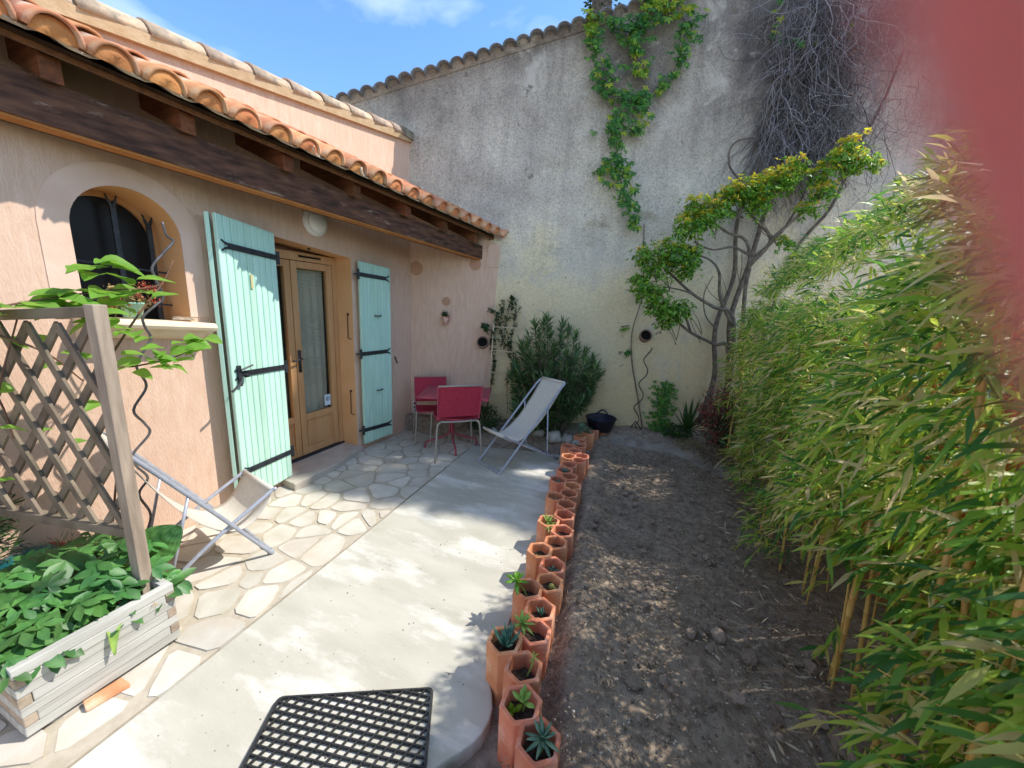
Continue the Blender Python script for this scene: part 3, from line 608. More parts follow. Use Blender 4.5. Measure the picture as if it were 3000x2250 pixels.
# metal peg on the lintel reveal, hooks on the jamb
MB().lathe([(0.0, -0.02), (0.012, -0.02), (0.012, 0.0), (0.004, 0.0)], (WX - 0.08, 2.62, ztop_open(2.62) + .005), 12).build('lintel_peg', m_iron, house)
for z0, z1, y in ((1.48, 1.235, D1 + .001), (0.67, 0.42, D1 + .001)):
    hk = MB(); hk.tube([(WX - .06, D1 - .012, z0), (WX - .062, D1 - .014, z1), (WX - .02, D1 - .014, z1 - .006)], .005, 6); hk.lathe([(0, -.012), (.014, -.01), (.014, 0), (0, 0)], (WX - .06, D1 - .002, z0), 10, (0, 1, 0)); hk.build('shutter_hook', mat('rusty_iron', (0.10, 0.035, 0.02), (0.17, 0.06, 0.03), scale=30, rough=0.9), house, True)

def shutter(name, hinge, free, zb_, zt_h, zt_f, nplank, seam, strap_z, dirn=1, th=0.028, label=None, kn=False):
    """vertical plank shutter from hinge (x,y) to free (x,y)"""
    h = Vector((*hinge, 0)); f = Vector((*free, 0)); d = (f - h); W = d.length; d.normalize(); nr = Vector((d.y, -d.x, 0)); 
    if nr.x < 0: nr = -nr
    root = bpy.data.objects.new(name, None); col.objects.link(root); root.parent = house; root.empty_display_size = .05
    root.location = h - worldloc(house)
    if label: root['label'] = label
    pw = W / nplank
    for i in range(nplank):
        a = h + d * (pw * i + seam); b = h + d * (pw * (i + 1) - seam); za = zt_h + (zt_f - zt_h) * i / nplank; zb2 = zt_h + (zt_f - zt_h) * (i + 1) / nplank
        mb = MB(); q = nr * th
        mb.hexa([a + Vector((0, 0, zb_)), b + Vector((0, 0, zb_)), b - q + Vector((0, 0, zb_)), a - q + Vector((0, 0, zb_)), a + Vector((0, 0, za)), b + Vector((0, 0, zb2)), b - q + Vector((0, 0, zb2)), a - q + Vector((0, 0, za))])
        mb.build('plank', m_shut, root, bevel=0.004, seg=1)
    mb = MB(); a = h + d * .002 - nr * .008; b = f - d * .002 - nr * .008; q = nr * (th - .012)
    mb.hexa([a + Vector((0, 0, zb_ + .002)), b + Vector((0, 0, zb_ + .002)), b - q + Vector((0, 0, zb_ + .002)), a - q + Vector((0, 0, zb_ + .002)), a + Vector((0, 0, zt_h - .004)), b + Vector((0, 0, zt_f - .004)), b - q + Vector((0, 0, zt_f - .004)), a - q + Vector((0, 0, zt_h - .004))]); mb.build('backing', m_shut, root)
    for zh, zf in strap_z:
        sm = MB(); a = h - d * .012 + nr * .005 + Vector((0, 0, zh)); e = h + d * (W - .075) + nr * .005 + Vector((0, 0, zf)); sm.beam(a, e, 0.040, 0.008, up=nr)
        for sg in (-1, 1):
            m1 = e + d * .03 + Vector((0, 0, sg * .018)); m2 = e + d * .052 + Vector((0, 0, sg * .034))
            sm.beam(e - d * .004 + Vector((0, 0, sg * .008)), m1, .016, .008, up=nr); sm.beam(m1, m2, .009, .008, up=nr)
        sm.build('hinge_strap', m_iron, root)
        pin = MB(); pin.tube([h - d * .016 + Vector((0, 0, zh - .05)), h - d * .016 + Vector((0, 0, zh + .05))], .014, 8); pin.beam(h - d * .016 + Vector((0, 0, zh)), h - d * .05 - nr * .03 + Vector((0, 0, zh)), .016, .016); pin.build('hinge_pin', m_iron, root)
    return root, h, d, nr, W
s1, h, d, nr, W = shutter('shutter', (WX + .055, 2.195), (WX + .150, 1.715), 0.075, 2.112, 2.155, 9, 0.0022, ((1.93, 1.955), (1.055, 1.065), (0.30, 0.315)), label='large left shutter folded open over the wall, lit by the sun')
# second folded leaf of the left shutter
f2 = Vector((WX + .10, 1.648, 0))
b2 = MB(); b2.hexa([(WX + .06, 1.74, .08), (WX + .115, 1.698, .08), (WX + .095, 1.680, .08), (WX + .04, 1.725, .08), (WX + .06, 1.74, 2.15), (WX + .115, 1.698, 2.155), (WX + .095, 1.680, 2.155), (WX + .04, 1.725, 2.15)]); b2.build('rear_leaf', m_shut, s1, bevel=.003)
# latch (espagnolette) on it
p = h + d * (W - .05) + nr * .012
lt = MB(); lt.beam(p + Vector((0, 0, .98)), p + Vector((0, 0, 1.13)), .022, .022); lt.tube([p + nr * .02 + Vector((0, 0, 1.10)), p + nr * .03 - d * .09 + Vector((0, 0, 1.125))], .007, 6); lt.tube([p + nr * .02 + Vector((0, 0, 1.03)), p + nr * .03 + d * .05 + Vector((0, 0, .985)), p + nr * .03 + d * .10 + Vector((0, 0, .96))], .008, 6)
lt.beam(p + nr * .02 - d * .03 + Vector((0, 0, 1.05)), p + nr * .02 - d * .055 + Vector((0, 0, 1.052)), .02, .02); lt.build('latch', m_iron, s1)
lb = MB(); c_ = h + d * (W * .52) + nr * .006; lb.beam(c_ + Vector((0, 0, 1.68)), c_ + Vector((0, 0, 1.78)), .018, .006, up=nr); lb.build('thermometer', mat('yellowed_wood', (0.55, 0.48, 0.25), rough=0.6), s1)
s2, h, d, nr, W = shutter('shutter', (WX + .062, 3.075), (WX + .095, 3.50), 0.070, 2.015, 1.985, 9, 0.0012, ((1.885, 1.87), (1.075, 1.075), (0.235, 0.215)), label='narrow right shutter in the shade beside the corner')
for z in (1.475, 0.655):
    hb = MB(); c_ = h + d * W * .52 + nr * .012; hb.tube([c_ - d * .045 + Vector((0, 0, z)), c_ - d * .03 + nr * .012 + Vector((0, 0, z - .004)), c_ + d * .03 + nr * .012 + Vector((0, 0, z - .004)), c_ + d * .045 + Vector((0, 0, z))], .007, 6); hb.build('pull', m_iron, s2)
hb = MB(); c_ = Vector((WX + .09, 3.56, 1.0)); hb.tube([c_, c_ + Vector((.02, .01, -.06)), c_ + Vector((.02, .02, -.08))], .009, 6); hb.build('shutter_catch', m_iron, house)

# bulkhead lamp above the door
lamp = thing('wall_lamp', (WX, 2.61, 2.28), 'round white bulkhead lamp fixed above the glazed door', 'lamp')
MB().lathe([(0.0, 0.0), (.115, 0.0), (.118, .02), (.112, .045), (.092, .055), (.088, .05)], (WX + .001, 2.61, 2.28), 36, (1, 0, 0)).build('lamp_base', m_white, lamp, True)
MB().lathe([(.094, .045), (.088, .07), (.07, .088), (.04, .098), (0.0, .10)], (WX, 2.61, 2.28), 36, (1, 0, 0)).build('lamp_cover', m_opal, lamp, True)

# ------------------------------------------------------------------ porch roof (skewed eave)
E0 = Vector((-2.55, 1.0, 0)); ED = Vector((0.67, 3.4, 0)).normalized()
def eave(t): p = E0 + ED * t; return Vector((p.x, p.y, 2.655 - 0.068 * t))
RS = 0.43
def roofz(t, dx_): return eave(t).z + RS * dx_          # dx_ = distance back towards the wall
tang = math.atan(RS)
tile_me = [half_tile(0.42, 0.088, 0.074, 0.013, 10, 1.0) for _ in range(1)]
chan_me = half_tile(0.42, 0.080, 0.092, 0.016, 7, 0.75)
roof = bpy.data.objects.new('porch_roof', None); col.objects.link(roof); roof.parent = house; roof.empty_display_size = .05
m_end = mat('orange_tile_end', (0.58, 0.21, 0.07), (0.70, 0.30, 0.11), scale=20, rough=0.8, bump=0.4, obj_rand=0.15)
m_chan = mat('pale_channel_tile', (0.52, 0.40, 0.28), (0.66, 0.55, 0.42), scale=14, rough=0.9, bump=0.5, obj_rand=0.15)
endV = [(0.012, 0, 0.0)] ; nE = 10
for rr_, xx_ in ((.045, -.006), (.0745, .012)):
    for j_ in range(nE + 1): a_ = math.pi * j_ / nE; endV.append((xx_, math.cos(a_) * rr_, math.sin(a_) * rr_))
endF = [(0, 1 + j_, 2 + j_) for j_ in range(nE)] + [(1 + j_, 12 + j_, 13 + j_, 2 + j_) for j_ in range(nE)]
end_me = bpy.data.meshes.new('tile_end'); end_me.from_pydata(endV, [], endF); end_me.polygons.foreach_set('use_smooth', [True] * len(endF))
k = -22
while True:
    t = 0.175 + 0.1815 * k - 0.0
    if t > 3.47: break
    e = eave(t); back = e.x - WX - 0.015
    if k > -9 or True:
        nrow = max(1, math.ceil(back / 0.34)); Lx = back / nrow
        for r_ in range(nrow):
            x0 = e.x - r_ * Lx + (0.015 if r_ == 0 else 0); zz = roofz(t, e.x - x0) + 0.018 + 0.010 * (r_ > 0)
            ax = Vector((-math.cos(tang), 0, math.sin(tang))); ay = Vector((0, 1, 0)); az = ax.cross(ay)
            if az.z < 0: ay = -ay; az = ax.cross(ay)
            sc_ = min(1.0, (Lx + .06) / 0.42) if nrow > 0 else 1
            yaw = Matrix.Rotation(rs.uniform(-.03, .03), 3, 'Z')
            M3 = Matrix((ax * sc_, ay, az)).transposed() @ yaw
            put(tile_me[0], 'roof_tile', roof, (x0 + (rs.uniform(-.012, .012) if r_ == 0 else 0), e.y + rs.uniform(-.006, .006), zz + rs.uniform(-.003, .004)), M3, m_tile)
            if r_ == 0: put(end_me, 'tile_end', roof, (x0 - .01, e.y, zz), Matrix((ax, ay, az)).transposed(), m_end)
            e2 = eave(t + 0.0908); x0b = e2.x - r_ * Lx + (0.005 if r_ == 0 else 0)
            M3c = Matrix((ax * sc_, ay, -az)).transposed()
            if t + .09 < 3.46: put(chan_me, 'channel_tile', roof, (x0b + rs.uniform(-.01, .01), e2.y, roofz(t + .0908, e2.x - x0b) + 0.062 - .004 * r_), Matrix((ax * sc_, -ay, -az)).transposed(), m_chan)
    k += 1
# boarding under the tiles, rafters, main beam
def sheet(name, x_off0, thick, dz, m, t0=-4.0, t1=3.47, back=None, x1=None):
    mb = MB(); ns = 8
    for i in range(ns):
        ta = t0 + (t1 - t0) * i / ns; tb = t0 + (t1 - t0) * (i + 1) / ns; A = eave(ta); B = eave(tb)
        xa0, xb0 = A.x - x_off0, B.x - x_off0; xa1 = max(WX + .0, xa0 - back) if back else WX; xb1 = max(WX, xb0 - back) if back else WX
        f = lambda p, x, e_: (x, p.y, p.z + RS * (p.x - x) + dz + e_)
        mb.hexa([f(A, xa0, -thick), f(B, xb0, -thick), f(B, xb1, -thick), f(A, xa1, -thick), f(A, xa0, 0), f(B, xb0, 0), f(B, xb1, 0), f(A, xa1, 0)])
    return mb.build(name, m, roof)
sheet('roof_boarding', 0.095, 0.018, -0.016, m_dark)
sheet('fascia_board', 0.105, 0.030, -0.036, m_raf, back=0.05)
BD = Vector((0.65, 3.4, 0)).normalized(); B0 = Vector((-2.75, 1.0, 0))
def beamp(t, off=0.0): q = B0 + BD * t; return Vector((q.x + off, q.y, 2.365 - 0.0545 * t))
bm_ = MB(); ns = 12; t0, t1 = -4.0, 3.395; bh = lambda t: 0.190 - 0.012 * t
for i in range(ns):
    ta = t0 + (t1 - t0) * i / ns; tb = t0 + (t1 - t0) * (i + 1) / ns; A, B = beamp(ta), beamp(tb); w_ = 0.17
    wa = min(w_, max(.05, A.x - WX + .12)); wb = min(w_, max(.05, B.x - WX + .12))
    Z = Vector((0, 0, 1)); X = Vector((1, 0, 0))
    bm_.hexa([A, B, B - X * wb, A - X * wa, A + Z * bh(ta), B + Z * bh(tb), B - X * wb + Z * bh(tb), A - X * wa + Z * bh(ta)])
bm_.build('main_beam', m_beam, house)
strip = MB()  # added strip; its orange stands in for light on the beam's underside
for i in range(ns):
    ta = t0 + (t1 - t0) * i / ns; tb = t0 + (t1 - t0) * (i + 1) / ns; A, B = beamp(ta), beamp(tb); Z = Vector((0, 0, -.012)); X = Vector((1, 0, 0))
    strip.hexa([A + Z - X * .012, B + Z - X * .012, B + Z - X * .10, A + Z - X * .10, A - X * .012, B - X * .012, B - X * .10, A - X * .10])
strip.build('beam_lit_underside', mat('orange_lit_underside', (0.42, 0.16, 0.04), (0.50, 0.21, 0.06), scale=10, rough=0.7), house)
for y in (-0.25, 0.45, 1.02, 1.50, 2.03, 2.55, 3.07, 3.56, 4.06, 4.34):
    # rafter along X from wall to just inside the eave
    te = (y - 1.0) / ED.y; e = eave(te); x1 = e.x - 0.15
    if e.x - WX < .25: continue
    zt_ = lambda x: e.z + RS * (e.x - x) - 0.072
    hh = 0.105; wd = 0.075
    MB().hexa([(x1, y - wd / 2, zt_(x1) - hh), (x1, y + wd / 2, zt_(x1) - hh), (WX, y + wd / 2, zt_(WX) - hh), (WX, y - wd / 2, zt_(WX) - hh), (x1, y - wd / 2, zt_(x1)), (x1, y + wd / 2, zt_(x1)), (WX, y + wd / 2, zt_(WX)), (WX, y - wd / 2, zt_(WX))]).build('rafter', m_raf, house, bevel=0.004)
# small projecting corbel of pink render under the beam end
cb = MB(); c0 = G(0.90, 2.10); cb.hexa([G(0.93, 2.09, 0.0), G(1.09, 2.09, 0.0), G(1.09, 2.09, .012), G(.93, 2.09, .012), G(0.95, 2.35, 0.0), G(1.10, 2.35, 0.0), G(1.10, 2.35, .025), G(.95, 2.35, .025)]); cb.build('corbel', m_pink, ow, bevel=.01)
# upper rake: ridge of tiles along the top of the house wall
rt_me = half_tile(0.36, 0.102, 0.080, 0.016, 9, 1.0)
ra = math.atan(0.172); y = -1.2
up = MB(); 
for i in range(10):
    a = -3 + i * .705; b = a + .705
    up.hexa([(WX + .035, a, rake(a) - .05), (WX + .035, b, rake(b) - .05), (WX - .25, b, rake(b) - .05), (WX - .25, a, rake(a) - .05), (WX + .045, a, rake(a) + .01), (WX + .045, b, rake(b) + .01), (WX - .25, b, rake(b) + .01), (WX - .25, a, rake(a) + .01)])
up.build('rake_mortar', mat('ochre_mortar', (0.50, 0.34, 0.19), (0.58, 0.42, 0.26), scale=12, rough=0.95, bump=.5), house)
while y < 3.78:
    ay = Vector((0, math.cos(ra), math.sin(ra))); ax = ay; az = Vector((0, -math.sin(ra), math.cos(ra))); by = az.cross(ax)
    put(rt_me, 'rake_tile', house, (WX - .045, y, rake(y) + .004), Matrix((ax, by, az)).transposed() @ Matrix.Rotation(rs.uniform(-.02, .02), 3, 'Y'), m_tile_old); y += 0.305
MB().box((WX - .10, 3.80, rake(3.9) - .02), (WX + .06, 3.99, rake(3.9) + .06)).build('rake_end_slab', mat('mossy_slab', (0.16, 0.13, 0.09), (0.30, 0.26, 0.19), scale=14, rough=1), house)
# two overhead wires
wr = thing('overhead_wire', (-9, 6, 6), 'pair of thin dark electric wires crossing the sky above the roof', 'wires')
for dz in (0, .16):
    MB().tube(bez([(-16, 9.5, 7.35 + dz), (-11, 11.5, 6.95 + dz), (-6.0, 13.6, 6.85 + dz)], 6), .012, 5).build('wire', m_black, wr)

# ------------------------------------------------------------------ terracotta edging pots
POTS = [(-0.222, 0.995, 0.2), (-0.322, 1.093, 0.2), (-0.369, 1.224, 0.2), (-0.478, 1.313, 0.2), (-0.383, 1.416, 0.2), (-0.39, 1.556, 0.2), (-0.495, 1.648, 0.2), (-0.404, 1.754, 0.2), (-0.423, 1.892, 0.2), (-0.534, 1.977, 0.2), (-0.464, 2.099, 0.2), (-0.454, 2.242, 0.2), (-0.575, 2.312, 0.2), (-0.497, 2.429, 0.2), (-0.52, 2.585, 0.2), (-0.626, 2.677, 0.2), (-0.535, 2.783, 0.2), (-0.547, 2.923, 0.2), (-0.681, 2.964, 0.2), (-0.605, 3.082, 0.2), (-0.678, 3.201, 0.2), (-0.676, 3.34, 0.2), (-0.61, 3.463, 0.2), (-0.725, 3.542, 0.2), (-0.598, 3.602, 0.2), (-0.695, 3.701, 0.2), (-0.794, 3.801, 0.2), (-0.687, 3.89, 0.2), (-0.707, 4.027, 0.2), (-0.735, 4.185, 0.2), (-0.675, 4.325, 0.21), (-0.64, 4.47, 0.22), (-0.56, 4.60, 0.24)]
def hex_pot_mesh(h=0.33):
    bm = bmesh.new(); R_o, R_i = 0.0835, 0.0635
    def ring(r, z, bev):
        vs = []
        for k in range(6):
            a = math.pi / 2 + k * math.pi / 3; b = a + math.pi / 3
            p = Vector((math.cos(a) * r, math.sin(a) * r, z)); q0 = Vector((math.cos(a - math.pi / 3) * r, math.sin(a - math.pi / 3) * r, z)); q1 = Vector((math.cos(b) * r, math.sin(b) * r, z))
            vs.append(bm.verts.new(p + (q0 - p) * bev)); vs.append(bm.verts.new(p + (q1 - p) * bev))
        return vs
    rings = [ring(R_o, 0, .045), ring(R_o, h - .004, .045), ring(R_o - .004, h, .045), ring(R_i + .003, h, .06), ring(R_i, h - .005, .07), ring(R_i, 0.0, .07)]
    for a, b in zip(rings[:-1], rings[1:]):
        for j in range(12): bm.faces.new((a[j], a[(j + 1) % 12], b[(j + 1) % 12], b[j]))
    bm.normal_update(); me = bpy.data.meshes.new('pot'); bm.to_mesh(me); bm.free(); me.materials.append(m_terra); return me
pot_me = hex_pot_mesh()
ORD = ['nearest', 'second', 'third', 'fourth', 'fifth', 'sixth', 'seventh', 'eighth', 'ninth', 'tenth', 'eleventh', 'twelfth', 'thirteenth', 'fourteenth', 'fifteenth', 'sixteenth', 'seventeenth', 'eighteenth', 'nineteenth', 'twentieth', 'twenty-first', 'twenty-second', 'twenty-third', 'twenty-fourth', 'twenty-fifth', 'twenty-sixth', 'twenty-seventh', 'twenty-eighth', 'twenty-ninth', 'thirtieth', 'thirty-first', 'thirty-second', 'thirty-third', 'thirty-fourth']
CONT = {0: 'a grey green rosette on a short stem', 1: 'pale green spoon leaved cuttings', 2: 'one thin wilted sprig', 3: 'a blue green fingered aloe', 4: 'a leafy green sprig at its rim', 5: 'a small blue aloe', 6: 'a leggy cutting leaning out over the slab', 7: 'a round spiny cactus clump', 9: 'a pair of tiny cacti', 8: 'a little star shaped succulent', 12: 'an upright tufted sprig', 15: 'dry curled cuttings', 18: 'a pale rosette', 20: 'small blue aloe tips', 28: 'silvery leaves', 29: 'a tall narrow leaved succulent', 30: 'a drooping grey sprig'}
soil_me = None
for i, (x, y, zt_) in enumerate(POTS):
    nm = ORD[i]; lab = f"{nm} hexagonal clay pot of the row" if i else "nearest hexagonal clay pot of the row"
    lab += ' from the front, ' * 0 + (', holding ' + CONT[i] if i in CONT else ' counted from the front, only earth inside')
    t = thing('clay_edging_pot', (x, y, zt_ - 0.33 + rs.uniform(-.006, .006)), lab, 'pot', 'hexagonal clay pots edging the slab')
    t.rotation_euler = (0, 0, 0)
    o = bpy.data.objects.new('pot_body', pot_me); col.objects.link(o); o.parent = t; o.rotation_euler = (rs.uniform(-.02, .02), rs.uniform(-.02, .02), R(4) + rs.uniform(-.06, .06))
    if soil_me is None:
        V = []; nn = 12
        for rr in (0.0, 0.03, 0.0600):
            for k in range(nn): a = 2 * math.pi * k / nn; V.append((math.cos(a) * rr, math.sin(a) * rr, rs.uniform(-.006, .006)))
        Fc = [(a * nn + k, a * nn + (k + 1) % nn, (a + 1) * nn + (k + 1) % nn, (a + 1) * nn + k) for a in (0, 1) for k in range(nn)]
        soil_me = bpy.data.meshes.new('soil'); soil_me.from_pydata(V, [], Fc); soil_me.materials.append(m_soilpot); soil_me.polygons.foreach_set('use_smooth', [True] * len(Fc))
    o = bpy.data.objects.new('soil', soil_me); col.objects.link(o); o.parent = t; o.location = (0, 0, 0.33 - (0.045 + rs.random() * .03)); o.rotation_euler = (0, 0, rs.random() * 6)

def fat_leaves(name, base, n, L_, w_, m, label, cat='succulent', tilt=(20, 60), curl=0.0, thick=0.35, stem=None, group=None, seed=0, tip=0.15, widest=0.45, az=None):
    """rosette of thick pointed leaves around base"""
    r_ = random.Random(seed); t = thing(name, base, label, cat, group); b = Vector(base); L_ *= 1.2; w_ *= 1.15
    if stem is not None:
        MB().tube(bez([b, b + Vector(stem) * .5 + Vector((.004, .003, 0)), b + Vector(stem)], 4), .0035, 6).build('stem', m_sucl if m is not m_aloe else m_aloe, t, True)
        b = b + Vector(stem)
    for k in range(n):
        a = (k * 2.39996 + r_.uniform(-.2, .2)) if az is None else r_.uniform(*az)
        fr_ = k / max(1, n - 1); ti = R(tilt[0] + (tilt[1] - tilt[0]) * fr_) + r_.uniform(-.1, .1); l_ = L_ * (0.6 + 0.45 * fr_) * r_.uniform(.85, 1.1)
        mb = MB(); rings = []; nn = 6; k0 = 0; d = Vector((math.cos(a), math.sin(a), 0)); sd = Vector((-d.y, d.x, 0))
        for q in range(6):
            f = q / 5; ang = ti + curl * f; p = b + d * (math.sin(ang) * l_ * f) + Vector((0, 0, math.cos(ang) * l_ * f))
            wv = w_ * (max(tip, math.sin(math.pi * min(1, f / (widest * 2)) if f < widest else math.pi * (0.5 + 0.5 * (f - widest) / (1 - widest)))) if q else .45) * .5
            nr_ = Vector((math.cos(a) * math.cos(ang), math.sin(a) * math.cos(ang), -math.sin(ang)))
            for j in range(nn): an = 2 * math.pi * j / nn; mb.V.append(tuple(p + sd * math.cos(an) * wv + nr_ * math.sin(an) * wv * thick))
        for q in range(5):
            for j in range(nn): mb.F.append((q * nn + j, q * nn + (j + 1) % nn, (q + 1) * nn + (j + 1) % nn, (q + 1) * nn + j))
        mb.F.append(tuple(5 * nn + j for j in range(nn)))
        mb.build('leaf', m, t, True)
    return t
def pt(i, dz=-0.05, dx_=0, dy=0): x, y, z = POTS[i]; return (x + dx_, y + dy, z + dz)
fat_leaves('rosette_succulent', pt(0, -.05, .01), 22, .062, .014, m_suc, 'grey green narrow leaved rosette on a short stem in the nearest clay pot', stem=(.0, .01, .055), tilt=(15, 120), seed=1)
fat_leaves('leafy_cutting', pt(1, -.05, .005, .005), 7, .05, .022, m_sucl, 'taller of the pale spoon leaved cuttings in the second clay pot', stem=(.0, .0, .045), tilt=(25, 70), seed=2, widest=.6)
fat_leaves('leafy_cutting', pt(1, -.05, -.03, -.015), 5, .042, .022, m_lime, 'small bright green cutting at the left rim of the second clay pot', tilt=(20, 75), seed=3, widest=.6)
fat_leaves('wilted_sprig', pt(2, -.05, .02, .01), 8, .025, .005, m_sucl, 'thin wilted sprig standing in the third clay pot', stem=(.02, .02, .09), tilt=(50, 110), seed=4)
fat_leaves('fingered_aloe', pt(3, -.04), 20, .105, .014, m_aloe, 'blue green aloe with upright finger leaves in the fourth clay pot', tilt=(4, 42), seed=5, thick=.7)
fat_leaves('leafy_sprig', pt(4, -.05, -.045, -.01), 14, .055, .016, m_sucl, 'pale green leafy sprig at the left rim of the fifth clay pot', stem=(-.008, 0, .075), tilt=(30, 115), seed=6)
fat_leaves('small_aloe', pt(5, -.05), 6, .055, .014, m_aloe, 'small blue green aloe offset in the sixth clay pot', tilt=(5, 30), seed=7, thick=.6)
fat_leaves('leggy_cutting', pt(6, -.05), 11, .06, .024, m_pit, 'leggy green cutting leaning left out of the seventh clay pot over the slab', stem=(-.06, -.01, .085), tilt=(35, 105), seed=8, widest=.55)
fat_leaves('star_succulent', pt(8, -.045), 10, .032, .010, m_suc, 'little star shaped grey succulent in the ninth clay pot', tilt=(20, 80), seed=9)
for i, dx_, dy, r_, lb in ((7, .012, -.004, .018, 'larger round spiny cactus in the eighth clay pot'), (7, .035, -.012, .014, 'smaller round cactus beside the larger one in the eighth clay pot'), (9, -.012, -.016, .011, 'left of two tiny cacti in the tenth clay pot'), (9, .01, -.014, .012, 'right of two tiny cacti in the tenth clay pot')):
    x, y, z = POTS[i]; V = []; mb = MB(); c = Vector((x + dx_, y + dy, z - .045)); nn = 24
    for q in range(9):
        ph = math.pi * (q / 8 - .5)
        for j in range(nn): a = 2 * math.pi * j / nn; rr = r_ * (1 if j % 2 else .82) * math.cos(ph); mb.V.append(tuple(c + Vector((math.cos(a) * rr, math.sin(a) * rr, math.sin(ph) * r_ * 1.1 + r_ * .6))))
    for q in range(8):
        for j in range(nn): mb.F.append((q * nn + j, q * nn + (j + 1) % nn, (q + 1) * nn + (j + 1) % nn, (q + 1) * nn + j))
    o = mb.build('ball_cactus', mat('cactus_olive', (0.20, 0.21, 0.05), (0.30, 0.30, 0.09), scale=60, rough=.8), None, True); setp(o, lb, 'cactus')
fat_leaves('tufted_sprig', pt(12, -.05), 16, .07, .010, m_sucl, 'upright tufted green sprig in the thirteenth clay pot', stem=(0, 0, .03), tilt=(10, 80), seed=11)
fat_leaves('tufted_sprig', pt(12, -.05, .01, -.03), 12, .05, .008, m_sucl, 'shorter pale tuft hanging over the front rim of the thirteenth clay pot', stem=(.01, -.03, .045), tilt=(60, 130), seed=12)
fat_leaves('dry_cutting', pt(15, -.045), 9, .04, .008, mat('dry_leaf', (0.30, 0.24, 0.13), (0.4, 0.33, 0.2), rough=.9), 'dry curled cuttings in the sixteenth clay pot', tilt=(20, 95), seed=13)
fat_leaves('pale_rosette', pt(18, -.045), 14, .048, .013, m_suc, 'pale grey green rosette in the nineteenth clay pot', tilt=(15, 85), seed=14)
fat_leaves('small_aloe', pt(20, -.045), 12, .055, .012, m_aloe, 'small blue aloe showing above the rim of the twenty-first clay pot', tilt=(5, 55), seed=15, thick=.6)
fat_leaves('silvery_succulent', pt(27, -.03, -.05, .03), 26, .06, .018, mat('silver_leaf', (0.33, 0.38, 0.33), (0.45, 0.5, 0.44), rough=.7), 'silvery leaved succulent spilling left near the far end of the pot row', tilt=(10, 100), seed=16, stem=(0, 0, .02))
fat_leaves('tall_succulent', pt(29, -.03), 26, .10, .014, m_suc, 'tall narrow leaved green succulent in the thirtieth clay pot by the bucket', tilt=(15, 110), seed=17, stem=(0, 0, .12))
fat_leaves('drooping_sprig', pt(30, -.03), 16, .09, .013, m_suc, 'drooping grey green sprig in the thirty-first clay pot by the bucket', tilt=(40, 125), seed=18, stem=(0, 0, .06))

# ------------------------------------------------------------------ rubber mat (tilted lattice)
matt = thing('rubber_mat', (-0.95, 0.80, 0), 'black rubber lattice doormat lying on the concrete slab', 'doormat')
mc = [Vector((-1.300, 0.840, 0)), Vector((-0.735, 1.135, 0)), Vector((-0.555, 0.80, 0)), Vector((-1.12, 0.46, 0))]
def inset(c, f): ctr = sum(c, Vector()) / 4; return [p + (ctr - p) * f for p in c]
def rounded(c, f=0.1):
    q = []
    for k in range(4):
        a, b, d = c[k - 1], c[k], c[(k + 1) % 4]; la, ld = (a - b).normalized(), (d - b).normalized()
        for u in range(5):
            t = u / 4; p0 = b + la * 0.03; p1 = b + ld * 0.03; q.append(p0 * (1 - t) ** 2 + b * 2 * t * (1 - t) + p1 * t * t)
    return q
ro = rounded(mc); ri = rounded(inset(mc, 0.035)); nn = len(ro); V = []
for z in (0.002, 0.016): V += [(p.x, p.y, z) for p in ro] + [(p.x, p.y, z) for p in ri]
Fc = []
for i in range(nn): j = (i + 1) % nn; Fc += [(2 * nn + i, 2 * nn + j, 3 * nn + j, 3 * nn + i), (i, j, 2 * nn + j, 2 * nn + i), (nn + j, nn + i, 3 * nn + i, 3 * nn + j)]
mk('rim', V, Fc, m_mat, matt)
ri2 = inset(mc, 0.035)
def segclip(p, d, poly):
    t0, t1 = -9, 9
    for k in range(4):
        a, b = poly[k], poly[(k + 1) % 4]; e = b - a; nx, ny = e.y, -e.x; ctr = sum(poly, Vector()) / 4
        if (ctr.x - a.x) * nx + (ctr.y - a.y) * ny > 0: nx, ny = -nx, -ny
        dn = d.x * nx + d.y * ny; pn = (p.x - a.x) * nx + (p.y - a.y) * ny
        if abs(dn) < 1e-9:
            if pn > 0: return None
            continue
        t = -pn / dn
        if dn > 0: t1 = min(t1, t)
        else: t0 = max(t0, t)
    return (p + d * t0, p + d * t1) if t1 - t0 > .01 else None
u_ = (mc[1] - mc[0]).normalized(); v_ = (mc[3] - mc[0]).normalized(); ctr = sum(mc, Vector()) / 4
for (d, spc, zz) in (((u_ * 1.0 + v_ * 0.28).normalized(), 0.0300, 0.016), ((u_ * 0.72 - v_ * 1.0).normalized(), 0.0365, 0.0145)):
    nrm_ = Vector((-d.y, d.x, 0))
    for k in range(-22, 23):
        sgm = segclip(ctr + nrm_ * spc * k, d, ri2)
        if sgm and (sgm[1] - sgm[0]).length > .03: a, b = sgm; MB().beam(a + Vector((0, 0, zz / 2 + .001)), b + Vector((0, 0, zz / 2 + .001)), .0050, zz - .003).build('lattice_bar', m_mat, matt)

